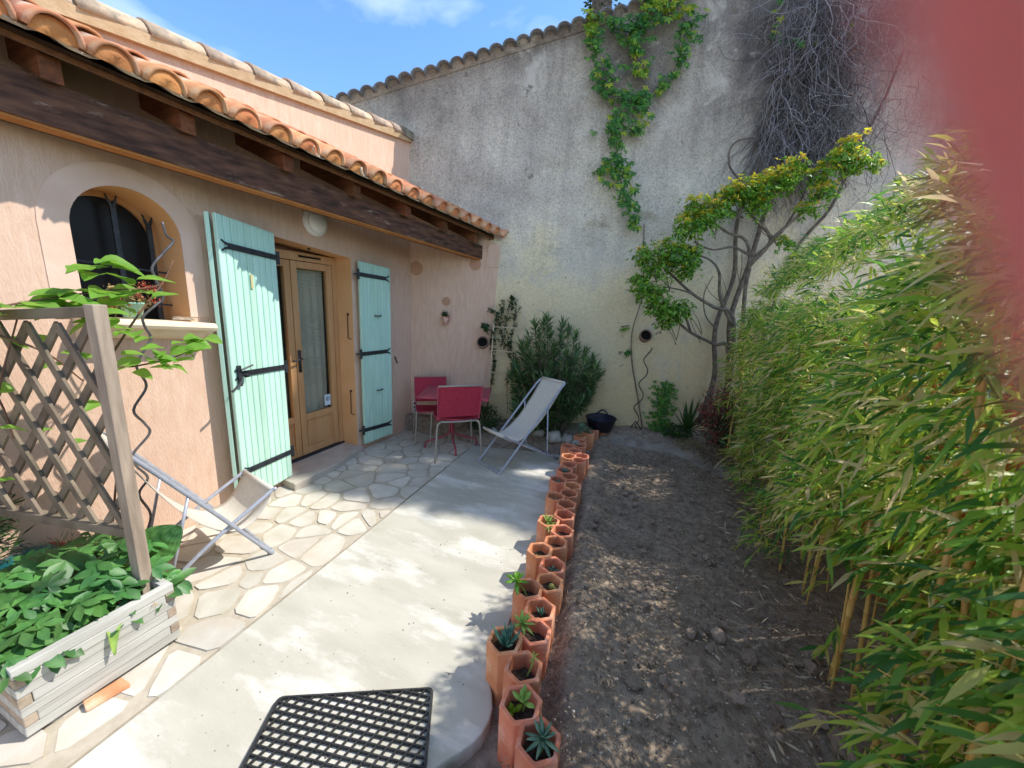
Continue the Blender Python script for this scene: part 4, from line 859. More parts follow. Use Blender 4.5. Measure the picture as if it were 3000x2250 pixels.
# ------------------------------------------------------------------ planter box
pl = thing('planter_box', (-2.24, 0.60, 0), 'bleached timber planter box overflowing with plants at the left edge of the slab', 'planter')
PX0, PX1, PY0, PY1 = -2.53, -1.972, 0.372, 0.850; bhh = 0.040; th = 0.034; z = 0.020
for i in range(7):
    o1 = 0.0; even = i % 2 == 0; zz = z + i * (bhh + .002)
    ya, yb = (PY0, PY1) if even else (PY0 + th + .001, PY1 - th - .001); xa, xb = (PX0 + th + .001, PX1 - th - .001) if even else (PX0, PX1)
    jt = rs.uniform(-.002, .002)
    for x0 in (PX0, PX1 - th): MB().box((x0 + jt, ya, zz), (x0 + th + jt, yb, zz + bhh)).build('board', m_wood2, pl, bevel=.003)
    for y0 in (PY0, PY1 - th):
        MB().box((xa, y0 + jt, zz), (xb, y0 + th + jt, zz + bhh)).build('board', m_woodx if not even else m_wood2, pl, bevel=.003)
MB().box((PX0 + th, PY0 + th, 0.02), (PX1 - th, PY1 - th, 0.245)).build('soil', m_soilpot, pl)
fo = thing('wood_block', (-1.945, .575, 0), 'orange brown wood block wedged under the front of the planter box', 'wood block')
MB().hexa([(-1.97, .515, 0.0), (-1.925, .505, 0), (-1.90, .63, 0), (-1.96, .63, 0), (-1.975, .515, .020), (-1.93, .505, .020), (-1.905, .63, .020), (-1.965, .63, .020)]).build('block_body', m_tile, fo, bevel=.004)  # wood block, drawn in the roof tile terracotta
# ------------------------------------------------------------------ trellis
tr = thing('lattice_trellis', (-2.10, .79, 0.25), 'weathered wooden lattice trellis standing behind the planter box', 'trellis')
A = Vector((-2.085, .795, 0)); TD = Vector((-0.97, -0.24, 0)).normalized()
MB().beam(A + Vector((0, 0, .20)), A + Vector((0, 0, 1.575)), .05, .045, up=TD).build('post', m_wood, tr, bevel=.003)
B_ = A + TD * 0.95
MB().beam(B_ + Vector((0, 0, .05)), B_ + Vector((0, 0, 1.50)), .05, .045, up=TD).build('post', m_slat, tr, bevel=.003)
MB().beam(A + TD * .028 + Vector((0, 0, 1.545)), B_ - TD * .028 + Vector((0, 0, 1.475)), .04, .042).build('top_rail', m_slat, tr, bevel=.003)
MB().beam(A + TD * .028 + Vector((0, 0, .575)), B_ - TD * .028 + Vector((0, 0, .60)), .04, .042).build('bottom_rail', m_slat, tr, bevel=.003)
TN = Vector((-TD.y, TD.x, 0))
def tp(u, z, off=0): return A + TD * u + TN * off + Vector((0, 0, z))
zb0, zt0_ = .60, 1.525; U = 0.93
for fam, off in ((1, .007), (-1, -.007)):
    for k in range(-14, 26):
        u0 = k * 0.150 + (.04 if fam > 0 else 0)
        # line u = u0 + fam*(z - zb0)*0.62
        za, zc = zb0, zt0_ - .03; sl_k = .50 if fam > 0 else .78; g = lambda z: u0 + fam * (z - zb0) * sl_k
        lo, hi = za, zc
        pts = []
        for z_ in np.linspace(za, zc, 60):
            if 0.025 <= g(z_) <= U: pts.append(z_)
        if len(pts) < 5: continue
        MB().beam(tp(g(pts[0]), pts[0], off), tp(g(pts[-1]), pts[-1] - .03 * g(pts[-1]), off), .030, .012, up=TN).build('slat', m_slat, tr)

# ------------------------------------------------------------------ deckchairs
def deckchair(F1, F2, rear_dir, label, ztop=.87, rtop=.77, rear=.76, seat=(.05, .375), prop=.56, ctl=(.30, .12), grp='folding canvas deckchairs'):
    F1 = Vector((*F1, 0)); F2 = Vector((*F2, 0)); a = Vector((*rear_dir, 0)).normalized(); W = F2 - F1; r = .0115
    t = thing('deckchair', tuple((F1 + F2) / 2 + a * .35), label, 'deckchair', grp)
    P = lambda s_, r_, z_: F1 + W * s_ + a * r_ + Vector((0, 0, z_))
    # frame A: U on the ground, rising to the back rest
    mb = MB(); mb.tube(bez([P(.02, rtop, ztop - .02), P(0.0, rtop * .93, ztop * .93), P(0, rtop * .5, ztop * .5 + .006), P(0, .03, .045), P(.05, .0, .014), P(.2, 0, .012), P(.8, 0, .012), P(.95, .0, .014), P(1, .03, .045), P(1, rtop * .5, ztop * .5 + .006), P(1.0, rtop * .93, ztop * .93), P(.98, rtop, ztop - .02)], 6), r, 10); mb.build('back_frame', m_alu, t, True)
    mb = MB(); mb.tube(bez([P(0.02, rtop, ztop - .02), P(.1, rtop + .012, ztop), P(.9, rtop + .012, ztop), P(.98, rtop, ztop - .02)], 6), r, 10); mb.build('head_bar', m_alu, t, True)
    # frame B: seat bar and rear feet
    i_ = .035
    mb = MB(); sr, sz_ = seat
    mb.tube(bez([P(i_, rear, .014), P(i_, rear * .5, sz_ * .55), P(i_, sr + .02, sz_ - .008), P(.09, sr, sz_), P(.91, sr, sz_), P(1 - i_, sr + .02, sz_ - .008), P(1 - i_, rear * .5, sz_ * .55), P(1 - i_, rear, .014)], 6), r, 10); mb.tube([P(i_, rear, .016), P(1 - i_, rear, .016)], r, 8); mb.build('seat_frame', m_alu, t, True)
    for s_ in (i_, 1 - i_):
        nb = MB()
        for q in range(4): c = P(s_, rear * (.72 + .07 * q), sz_ * (1 - (.72 + .07 * q)) * 1.05 + .035); nb.tube([c - Vector((0, 0, .03)), c], .006, 6)
        nb.build('notch_bracket', m_iron, t)
    hz = ztop * prop / rtop
    mb = MB(); q0, q1 = rear * .8, sz_ * .2 + .03
    mb.tube([P(0, prop, hz), P(i_, q0, q1), P(1 - i_, q0, q1), P(1, prop, hz)], .008, 8); mb.build('prop', m_alu, t, True)
    # canvas sling
    V = []; n, m = 26, 10; top = P(0, rtop + .012, ztop); st_ = P(0, sr, sz_)
    for i in range(n + 1):
        f = i / n; wd = .022 + .03 * math.sin(f * math.pi)
        for j in range(m + 1):
            s_ = wd + (1 - 2 * wd) * j / m; u = 4 * (s_ - .5) ** 2
            # hanging curve from seat bar to head bar
            rr = sr * (1 - f) ** 2 + ctl[0] * 2 * f * (1 - f) + (rtop + .012) * f * f; zz = sz_ * (1 - f) ** 2 + ctl[1] * 2 * f * (1 - f) + ztop * f * f - .016 * (1 - u) * math.sin(math.pi * f)
            V.append(P(s_, rr, zz + .013 * (1 if f in (0, 1) else 0)))
    Fc = [(i * (m + 1) + j, i * (m + 1) + j + 1, (i + 1) * (m + 1) + j + 1, (i + 1) * (m + 1) + j) for i in range(n) for j in range(m)]
    cv = mk('canvas', V, Fc, m_canvas, t, True); so_ = cv.modifiers.new('solid', 'SOLIDIFY'); so_.thickness = .003
    for (rr, zz, nm) in ((sr, sz_, 'front_hem'), (rtop + .012, ztop, 'head_hem')):
        MB().tube([P(.05, rr, zz), P(.5, rr, zz), P(.95, rr, zz)], .0155, 10).build(nm, m_canvas, t, True)
    return t
deckchair((-1.65, 3.38), (-1.33, 3.21), (.57, .82), 'beige canvas deckchair unfolded in the middle of the patio before the oleander')
deckchair((-2.60, 1.55), (-2.17, 1.46), (-.20, -.98), 'beige canvas deckchair at the left, partly behind the planter trellis', ztop=.90, rtop=.60, rear=.62, seat=(-.04, .43), prop=.38, ctl=(.21, -.10))

# ------------------------------------------------------------------ red cord chairs and table
def cord_chair(c, face, label, sc_=0.86, leg_m=None, width=.46):
    f = Vector((*face, 0)).normalized(); s = Vector((f.y, -f.x, 0)); c = Vector((*c, 0)); t = thing('cord_chair', tuple(c), label, 'chair', 'red cord garden chairs')
    P = lambda a, b, z_: c + s * (a * width * sc_) + f * (b * .42 * sc_) + Vector((0, 0, z_ * sc_))
    sh_ = .47; bt = .88
    for sd in (-1, 1):
        MB().tube(bez([P(sd * .53, .52, 0), P(sd * .50, .50, .30), P(sd * .49, .47, sh_ - .03), P(sd * .46, .42, sh_)], 5), .0105, 8).build('leg', leg_m, t, True)
        MB().tube(bez([P(sd * .55, -.66, 0), P(sd * .51, -.58, .26), P(sd * .48, -.52, sh_ - .05), P(sd * .40, -.49, sh_ - .015)], 5), .0105, 8).build('leg', leg_m, t, True)
    MB().tube(bez([P(-.40, -.49, sh_ - .015), P(0, -.50, sh_ - .02), P(.40, -.49, sh_ - .015)], 4), .0105, 8).build('rear_rail', leg_m, t, True)
    MB().tube([P(-.46, .42, sh_), P(.46, .42, sh_)], .009, 8).build('front_rail', m_redt, t, True)
    for sd in (-1, 1):
        MB().tube(bez([P(sd * .46, .44, sh_), P(sd * .47, 0, sh_ - .005), P(sd * .46, -.46, sh_ + .0), P(sd * .47, -.52, sh_ + .06), P(sd * .485, -.60, .68), P(sd * .49, -.66, bt)], 6), .009, 8).build('side_rail', m_redt, t, True)
    MB().tube([P(-.49, -.66, bt), P(0, -.675, bt + .004), P(.49, -.66, bt)], .010, 8).build('top_rail', leg_m if leg_m is m_leg else m_redt, t, True)
    # woven cords: many individual strings in the weave, one part for seat and one for back
    for nm, pts in (('seat_cords', [(.44 - .86 * i / 46, 0, sh_ + .002) for i in range(47)]), ('back_cords', [(-.525 - .13 * (i / 50), 0, sh_ + .05 + (bt - .012 - sh_ - .05) * i / 50) for i in range(51)])):
        mb = MB()
        for (b, _, z_) in pts:
            j = rs.uniform(-.001, .001); mb.tube([P(-.475, b, z_ + j), P(0, b - .01, z_ - .012 * (nm[0] == 's')), P(.475, b, z_ - j)], .0040, 5, cap=False)
        o = mb.build(nm, m_red, t, True, kind='stuff')
    return t
cord_chair((-2.015, 3.50), (-.66, .75), 'raspberry red cord chair with taupe legs, nearest, seen from behind', leg_m=m_leg, sc_=.93, width=.50)
cord_chair((-2.46, 3.72), (.62, -.78), 'raspberry red cord chair pushed into the corner behind the table', leg_m=m_leg, sc_=.84)
tb = thing('garden_table', (-2.16, 3.64, 0), 'raspberry red square metal table in the corner between two chairs', 'table')
ct = Vector((-2.09, 3.66, .655)); u = Vector((.93, .36, 0)) * .385; v = Vector((-.36, .93, 0)) * .30
tp_ = MB(); q = [ct - u - v, ct + u - v, ct + u + v, ct - u + v]; tp_.hexa([p - Vector((0, 0, .022)) for p in q] + q); tp_.build('table_top', m_redt, tb, bevel=.006)
for k in range(4):
    a = R(21.5) + k * math.pi / 2 + R(18); d = Vector((math.cos(a), math.sin(a), 0)); b0 = Vector((-2.14, 3.645, 0))
    MB().tube(bez([b0 + d * .018 + Vector((0, 0, .64)), b0 + d * .018 + Vector((0, 0, .25)), b0 + d * .05 + Vector((0, 0, .15)), b0 + d * .18 + Vector((0, 0, .10)), b0 + d * .285 + Vector((0, 0, .075)), b0 + d * .305 + Vector((0, 0, .0))], 5), .011, 8).build('leg', m_redt, tb, True)
npk = MB(); q = [ct + Vector((-.12, -.13, .002)), ct + Vector((.08, -.10, .002)), ct + Vector((.03, .06, .002)), ct + Vector((-.15, .03, .002))]; npk.hexa(q + [p + Vector((0, 0, .003)) for p in q]); o = npk.build('napkin', mat('lime_green_print', (0.45, 0.62, 0.08), (0.25, 0.55, 0.12), scale=18, rough=.7), None); setp(o, 'lime green patterned placemat lying on the red table', 'placemat')

# wall pot with flowers on the pink wall
wp = thing('wall_flower_pot', G(.455, 1.44, .05), 'small red and white patterned pot of greenery hung on the pink wall', 'flower pot')
MB().lathe([(0.0, -.06), (.030, -.06), (.045, .03), (.047, .035), (.040, .035), (.036, .02), (0, .02)], G(.455, 1.44, .055), 18).build('pot_body', mat('red_white_pattern', (0.62, 0.12, 0.06), (0.75, 0.68, 0.60), scale=60, rough=.6, pos=(.48, .52)), wp, True)
n = 160; bs_ = np.array([G(.45, 1.50, .055)] * n) + rng.normal(size=(n, 3)) * (.022, .018, .016); V, Fc = leaves_np(bs_, rdir(n, .3), rdir(n), rng.uniform(.018, .035, n), rng.uniform(.007, .012, n)); mk_leaves('foliage', V, Fc, m_dk, wp, 'stuff')
MB().tube([G(.47, 1.49, .0), G(.47, 1.49, .05)], .004, 6).build('bracket', m_iron, wp)
# window sill pots
def flower_pot(c, r, h, m, label): t = thing('flower_pot', c, label, 'flower pot'); MB().lathe([(0, 0), (r * .70, 0), (r * .98, h * .92), (r * 1.04, h * .93), (r * 1.04, h), (r * .9, h), (r * .85, h * .85), (0, h * .82)], c, 24).build('pot_body', m, t, True); return t
fpt = flower_pot((-2.865, 1.245, 1.478), .058, .085, mat('mint_plastic', (0.42, 0.70, 0.52), rough=.45), 'mint green plastic pot of reddish flowers on the window sill')
n = 420; bs_ = np.array([(-2.87, 1.225, 1.575)] * n) + rng.normal(size=(n, 3)) * (.035, .055, .035); V, Fc = leaves_np(bs_, rdir(n, .35), rdir(n), rng.uniform(.018, .035, n), rng.uniform(.010, .018, n)); o = thing('potted_kalanchoe', (-2.87, 1.225, 1.56), 'bronze leaved flowering plant growing in the mint green sill pot', 'plant'); mk_leaves('foliage', V, Fc, mat('bronze_leaf', (0.1, 0.1, 0.03), island=[(0, (0.07, 0.08, 0.02)), (.6, (0.22, 0.16, 0.05)), (1, (0.45, 0.30, 0.12))], rough=.5), o, 'stuff')
for i, (x, y, z_) in enumerate([(-2.83, 1.30, 1.66), (-2.84, 1.345, 1.645), (-2.84, 1.19, 1.60), (-2.82, 1.155, 1.56), (-2.83, 1.27, 1.60), (-2.83, 1.33, 1.575), (-2.82, 1.13, 1.545)]):
    n = 60; b_ = np.array([(x, y, z_)] * n) + rng.normal(size=(n, 3)) * .013; V, Fc = leaves_np(b_, rdir(n, .4), rdir(n), rng.uniform(.006, .013, n), rng.uniform(.005, .009, n)); c_ = mk_leaves('flower_head', V, Fc, mat('rust_red_petal', (0.4, 0.05, 0.02), island=[(0, (0.30, 0.04, 0.02)), (.7, (0.55, 0.10, 0.04)), (1, (0.62, 0.30, 0.18))], rough=.6) if i == 0 else bpy.data.materials['rust_red_petal'], o)
cl = MB(); cl.beam((-2.90, 1.45, 1.465), (-2.90, 1.57, 1.457), .02, .012); cl.beam((-2.905, 1.46, 1.475), (-2.90, 1.56, 1.466), .012, .008); o = cl.build('wooden_clip', m_wood, None, bevel=.002); setp(o, 'grey wooden clip lying at the right end of the window sill', 'clip')

# tub with handles
tub = thing('rubber_tub', G(2.30, .18, .22), 'dark navy flexible tub with loop handles standing by the oleander', 'tub')
c = G(2.45, .19, .22); MB().lathe([(0, 0), (.135, 0), (.185, .15), (.192, .155), (.188, .16), (.178, .155), (.13, .02), (0, .02)], c, 28).build('tub_body', m_tub, tub, True)
for sg in (-1, 1):
    MB().tube(bez([c + GD * sg * .10 * 1 + GN * .15 + Vector((0, 0, .15)), c + GD * sg * .08 + GN * .16 + Vector((0, 0, .215)), c + GD * sg * .02 + GN * .17 + Vector((0, 0, .225)), c + GD * -sg * .02 * 0 + GD * sg * (-.04) + GN * .17 + Vector((0, 0, .15))], 6), .009, 8).build('handle', m_tub, tub, True) if sg < 0 else MB().tube(bez([c + GD * .12 - GN * .13 + Vector((0, 0, .15)), c + GD * .05 - GN * .17 + Vector((0, 0, .21)), c - GD * .03 - GN * .18 + Vector((0, 0, .15))], 6), .009, 8).build('handle', m_tub, tub, True)

# bamboo ladder on the wall
ld = thing('bamboo_ladder', G(1.2, .2, .05), 'thin bamboo ladder leaning on the wall where the pink paint ends', 'plant ladder')
for s_, z1 in ((1.062, 1.42), (1.415, 1.55)): MB().tube([G(s_ + (.012 if s_ > 1.2 else 0) - (.04 if s_ < 1.2 else 0), .05 + gh(*G(s_, 0, .1).xy[:]), .10), G(s_, z1, .09)], .0105, 8).build('rail', m_cane2, ld, True)
for z_ in (1.385, 1.09, .815, .54): MB().tube([G(1.03, z_, .09), G(1.43, z_ - .01, .09)], .0075, 6).build('rung', m_cane2, ld, True)

# ------------------------------------------------------------------ plants against the wall
def shoots_leaves(starts, tips, nper, L0, L1, w0, w1, ang=(35, 85), seed=0, tiplift=.3, drp=.1):
    """whorled leaves along stems; returns leaf mesh arrays"""
    r_ = np.random.default_rng(seed); Bs, Ds, Ns, Ls, Ws = [], [], [], [], []
    for a, b in zip(starts, tips):
        a = np.array(a); b = np.array(b); ax = b - a; ln = np.linalg.norm(ax); ax = ax / ln
        p1 = np.cross(ax, [0.3, .9, .1]); p1 /= np.linalg.norm(p1); p2 = np.cross(ax, p1)
        f = r_.uniform(0.0, 1, nper) ** .75; ph = r_.uniform(0, 2 * np.pi, nper); an = np.radians(ang[1] - (ang[1] - ang[0]) * f + r_.normal(size=nper) * 10)
        d = ax[None] * np.cos(an)[:, None] + (p1[None] * np.cos(ph)[:, None] + p2[None] * np.sin(ph)[:, None]) * np.sin(an)[:, None]
        Bs.append(a[None] + (b - a)[None] * f[:, None]); Ds.append(d); Ns.append(ax[None] * .7 + r_.normal(size=(nper, 3)) * .35 + [0, 0, .6]); Ls.append(r_.uniform(L0, L1, nper)); Ws.append(r_.uniform(w0, w1, nper))
    return leaves_np(np.concatenate(Bs), np.concatenate(Ds), np.concatenate(Ns), np.concatenate(Ls), np.concatenate(Ws), droop=drp)
# oleander
ol = thing('oleander_bush', G(1.85, .15, .25), 'large dark oleander bush with long narrow leaves before the cream wall', 'bush')
st_, tp2 = [], []; stems = MB(); r_ = random.Random(5)
tips_px = [(1.50, 1.46), (1.62, 1.48), (1.67, 1.52), (1.44, 1.30), (1.56, 1.34), (1.70, 1.36), (1.90, 1.45), (1.97, 1.40), (2.03, 1.34), (1.88, 1.28), (1.78, 1.22), (2.20, 1.14), (2.27, 1.08), (2.10, 1.16), (1.36, 1.12), (1.28, 1.0), (2.34, .95), (2.38, .86), (2.30, .76), (1.26, .84), (1.30, .66), (1.42, 1.18), (1.66, 1.18), (2.0, 1.05), (2.2, .92), (1.5, 1.0), (1.75, 1.0), (1.34, 1.22)]
for i in range(120):
    if i < len(tips_px): s_, z_ = tips_px[i]; s_ += .07 * max(0, min(1, (1.9 - s_) / .5)); o_ = r_.uniform(.12, .42)
    else: s_ = r_.gauss(1.86, .32); s_ = min(2.28, max(1.38, s_)); z_ = r_.uniform(.30 if s_ < 2.1 else .55, 1.15 - .7 * max(0, s_ - 2.1) - .5 * max(0, 1.5 - s_)); o_ = r_.uniform(.05, .52)
    tip = G(s_, z_, o_); root = G(1.85 + (s_ - 1.85) * .25, .12, .28 + (o_ - .3) * .2); mid = root + (tip - root) * .6 + Vector((0, 0, -.04))
    stems.tube(bez([root, mid, tip], 4), [.007] * 5 + [.004] * 4, 5); st_.append(tuple(tip - (tip - mid).normalized() * .26)); tp2.append(tuple(tip))
stems.build('stems', m_bark, ol, True)
V, Fc = shoots_leaves(st_, tp2, 64, .08, .150, .013, .020, (22, 100), 3); mk_leaves('foliage', V, Fc, m_ole, ol, 'stuff')
def ball_plant(name, c, rad, n, L0, L1, w0, w1, m, label, cat='bush', up=.35, seed=0, zs=1.0, stems_=0, group=None, wid=.4, parent=None, partname='foliage', shell=.5, drp=.1):
    r_ = np.random.default_rng(seed); t = parent or thing(name, tuple(c), label, cat, group)
    d = r_.normal(size=(n, 3)); d /= np.linalg.norm(d, axis=1, keepdims=True); rr = r_.uniform(shell, 1, n)[:, None] * np.array(rad)[None]
    lump = 1 + .22 * np.sin(d[:, :1] * 7 + seed) * np.cos(d[:, 1:2] * 6 + 1) + .1 * np.sin(d[:, 2:3] * 11)
    b = np.array(c)[None] + d * rr * lump; dd = d * .8 + r_.normal(size=(n, 3)) * .6 + [0, 0, up]
    V, Fc = leaves_np(b, dd, d + r_.normal(size=(n, 3)) * .4 + [0, 0, .5], r_.uniform(L0, L1, n), r_.uniform(w0, w1, n), widest=wid, droop=drp)
    mk_leaves(partname, V, Fc, m, t, 'stuff')
    if stems_:
        mb = MB(); q = random.Random(seed)
        for _ in range(stems_): e = Vector(c) + Vector((q.uniform(-.6, .6) * rad[0], q.uniform(-.6, .6) * rad[1], q.uniform(.1, .7) * rad[2])); mb.tube([Vector((c[0] + q.uniform(-.03, .03), c[1], c[2] - rad[2])), e], .004, 5)
        mb.build('stems', m_bark, t)
    return t
ball_plant('small_bush', G(.98, .24, .26), (.24, .17, .21), 1500, .02, .04, .012, .02, m_dk, 'low round dark green bush at the foot of the bamboo ladder', seed=4, stems_=8)
# climber on the ladder
lc = thing('ladder_climber', G(1.2, .2, .06), 'thin dark jasmine climbing the bamboo ladder', 'climber'); mb = MB(); a_, b_ = [], []
for pth in ([(1.28, .3), (1.26, .7), (1.33, 1.0), (1.2, 1.3), (1.24, 1.62), (1.27, 1.76)], [(1.05, .6), (1.08, .95), (1.02, 1.2), (1.1, 1.45), (1.02, 1.60)], [(1.2, 1.1), (1.14, 1.4), (1.18, 1.7)], [(1.26, 1.0), (1.3, 1.35), (1.33, 1.68)], [(1.1, 1.2), (.98, 1.38), (.93, 1.38)]):
    P_ = bez([G(s_, z_, .05 + rs.uniform(0, .04)) for s_, z_ in pth], 6); mb.tube(P_, .004, 5)
    for p, q in zip(P_[:-1], P_[1:]):
        if p.z > .62: a_.append(tuple(p)); b_.append(tuple(q))
mb.build('stem', m_bark, lc, True); V, Fc = shoots_leaves([tuple(Vector(v) + Vector((rs.gauss(0, .022), rs.gauss(0, .012), rs.gauss(0, .02)))) for v in a_], [tuple(Vector(v) + Vector((rs.gauss(0, .022), rs.gauss(0, .012), rs.gauss(0, .02)))) for v in b_], 24, .025, .052, .010, .017, (40, 100), 9); mk_leaves('foliage', V, Fc, m_dk, lc, 'stuff')
# stones edging the bed
def rock(me_seed, r, sq=(1, 1, .7), n=2):
    bm = bmesh.new(); bmesh.ops.create_icosphere(bm, subdivisions=n, radius=r); q = random.Random(me_seed)
    from mathutils import noise
    for v in bm.verts: v.co = Vector((v.co.x * sq[0], v.co.y * sq[1], v.co.z * sq[2])) * (1 + .42 * noise.noise(v.co * (1.6 / r) + Vector((me_seed, 0, 0))) + .22 * noise.noise(v.co * (4.5 / r) + Vector((0, me_seed, 0))))
    me = bpy.data.meshes.new('stone'); bm.to_mesh(me); bm.free(); me.polygons.foreach_set('use_smooth', [True] * len(me.polygons)); return me
for i, (x, y, r, lb) in enumerate([(-1.07, 4.22, .098, 'largest pale limestone at the bed edge, behind the deckchair leg'), (-1.27, 4.20, .085, 'rough limestone at the bed edge behind the deckchair canvas'), (-.90, 4.26, .08, 'pale limestone under the silvery succulent at the bed edge'), (-1.50, 4.10, .06, 'limestone at the bed edge under the seat of the deckchair'), (-1.78, 4.02, .055, 'small limestone at the bed edge beside the table foot')]):
    me = rock(i + 3, r, (1.05, .85, .75), 3); me.materials.append(m_stone); o = bpy.data.objects.new('edging_stone', me); col.objects.link(o); o.location = (x, y, r * .45 + gh(x, y)); setp(o, lb, 'stone')
# concrete chunks by the front pots
me = rock(21, .085, (1.5, .7, .45), 3); me.materials.append(m_stone); o = bpy.data.objects.new('concrete_chunk', me); col.objects.link(o); o.location = (-.20, .89, .055); setp(o, 'grey broken concrete chunk lying against the nearest clay pot', 'rubble')
me = rock(22, .055, (1.5, .8, .5), 3); me.materials.append(m_conc); o = bpy.data.objects.new('concrete_chunk', me); col.objects.link(o); o.location = (-.455, .90, -.03); setp(o, 'smaller pale concrete fragment on the earth between slab and front pots', 'rubble')
# second clay pipe, spiral stake and thin vine
sp_ = MB(); pts = []
for i in range(60): f = i / 59; pts.append(G(2.90 + .07 * f + .045 * math.sin(f * 20) * (1 - .3 * f), .25 + f * .98, .10 + .04 * math.cos(f * 20)))
sp_.tube([G(2.93, .2, .12)] + pts, .0065, 6); sp_.tube([G(2.86, .2, .10), pts[0] + Vector((0, 0, .05))], .007, 6); sp_.tube([G(2.98, .2, .16), pts[0] + Vector((0, 0, .05))], .007, 6); o = sp_.build('spiral_stake', m_iron, None, True); setp(o, 'wavy iron plant stake standing below the right hand clay pipe', 'plant stake')
tv = thing('thin_vine', G(2.95, .2, .04), 'thin bare vine rising up the cream wall beside the right hand pipe', 'vine'); mb = MB(); P_ = bez([G(3.02, .2, .05), G(2.93, .55, .04), G(2.86, .80, .04), G(2.80, 1.02, .04), G(2.76, 1.3, .04), G(2.77, 1.5, .04), G(2.83, 1.85, .04), G(2.79, 2.3, .04), G(2.76, 2.65, .03)], 6); mb.tube(P_, [.009] * 20 + [.006] * (len(P_) - 20), 6); mb.build('stem', m_bark, tv, True)
def lobed(c, r, nrm, m, parent, name='leaf', nl=5, seed=0, up=Vector((0, 0, 1))):
    """palmate leaf: pointed leaflets spread from one point"""
    nrm = Vector(nrm).normalized(); a = up.cross(nrm); a = a.normalized() if a.length > .1 else Vector((1, 0, 0)); b = nrm.cross(a)
    V, Fc = [], []
    for k in range(nl):
        an = math.pi * 1.5 + (k - (nl - 1) / 2) * R(50); d = a * math.cos(an) + b * math.sin(an); s_ = nrm.cross(d); L_ = r * (1 - .12 * abs(k - (nl - 1) / 2)); i0 = len(V)
        V += [c, c + d * L_ * .5 + s_ * L_ * .20 - nrm * .1 * L_, c + d * L_ * .5 - s_ * L_ * .20 - nrm * .1 * L_, c + d * L_ * .5 + nrm * .05 * L_, c + d * L_ - nrm * L_ * .15]; Fc += [(i0, i0 + 3, i0 + 1), (i0, i0 + 2, i0 + 3), (i0 + 1, i0 + 3, i0 + 4), (i0 + 3, i0 + 2, i0 + 4)]
    return V, Fc
def creeper(name, label, paths, dens, spread, rad, seed, off=(.04, .16), mats_=None, lime=None, stem_r=.006, gap=.18):
    q = random.Random(seed); t = thing(name, G(paths[0][0][0], paths[0][0][1], .05), label, 'creeper'); VV = {0: [], 1: []}; FF = {0: [], 1: []}; mb = MB()
    for pth in paths:
        P_ = bez([G(s_, z_, .03) for s_, z_, _ in pth], 5); mb.tube(P_, stem_r, 5); w_ = [x[2] for x in pth]
        for i in range(len(P_) - 1):
            wl = w_[min(len(w_) - 1, i // 5)]; cnt = int(dens * wl * (P_[i + 1] - P_[i]).length * 100) + 1
            if q.random() < gap: continue
            for _ in range(cnt):
                p = P_[i] + GD * q.gauss(0, spread * wl) + Vector((0, 0, q.gauss(-.02, spread * wl * .8))) + GN * q.uniform(*off) * (.5 + wl * .5)
                nr_ = GN + Vector((q.uniform(-.5, .7), q.uniform(-.4, .4), q.uniform(.0, .9))); g = 1 if (lime and lime(p) > q.random()) else 0
                V_, F_ = lobed(p, rad * q.uniform(.7, 1.25), nr_, None, None, up=Vector((q.uniform(-.4, .4), 0, 1))); k0 = len(VV[g]); VV[g] += V_; FF[g] += [tuple(i_ + k0 for i_ in f) for f in F_]
    mb.build('stem', m_bark, t, True, kind='stuff' if len(paths) > 1 else None)
    mk('foliage', VV[0], FF[0], m_ivy, t, True, 'stuff')
    if VV[1]: mk('young_foliage', VV[1], FF[1], m_lime, t, True, 'stuff')
    return t
creeper('virginia_creeper', 'bright green creeper hanging down the middle of the tall grey wall', [
    [(2.50, 4.86, .9), (2.62, 4.75, 1), (2.50, 4.60, 1), (2.45, 4.40, .7), (2.50, 4.22, .9), (2.56, 4.12, .8)],
    [(2.62, 4.80, 1), (2.85, 4.72, 1), (2.96, 4.62, .9), (2.94, 4.40, .7), (2.90, 4.20, .5), (2.78, 4.05, .2), (2.70, 3.96, .3)],
    [(2.10, 4.68, .5), (2.22, 4.58, .7), (2.38, 4.55, .6), (2.50, 4.62, .8)],
    [(1.93, 4.68, .45), (1.97, 4.55, .6), (2.05, 4.38, .7), (2.02, 4.26, .5)],
    [(2.18, 4.30, .3), (2.12, 4.12, .9), (2.22, 3.96, .6), (2.40, 3.93, 1), (2.46, 3.82, 1), (2.36, 3.70, 1), (2.28, 3.62, .6), (2.36, 3.48, .4), (2.36, 3.34, .7), (2.38, 3.26, .9), (2.44, 3.10, .9), (2.52, 2.92, .8), (2.57, 2.76, .6), (2.62, 2.6, .2)],
    [(2.38, 3.32, .7), (2.22, 3.24, .5), (2.14, 3.18, .4)], [(2.46, 3.9, .9), (2.58, 3.92, .8), (2.50, 3.75, .7)], [(2.50, 3.66, .5), (2.60, 3.58, .4)]],
    1.75, .080, .064, 8, lime=lambda p: .75 if p.z > 4.66 or (p.x + 2.96) / .945 < 2.05 and p.z > 4.45 or (abs((p.x + 2.96) / .945 - 2.53) < .1 and abs(p.z - 4.2) < .12) else .10)
creeper('ivy_sprig', 'sparse creeper sprigs at the top right among the dead vine', [[(3.86, 4.85, .3), (3.85, 4.6, .4), (3.9, 4.5, .3), (4.1, 4.42, .5), (4.3, 4.48, .4)], [(3.95, 4.9, .4), (3.9, 4.8, .3)], [(4.55, 4.58, .3), (4.6, 4.52, .3)]], .55, .05, .05, 12, off=(.08, .25), lime=lambda p: .6)
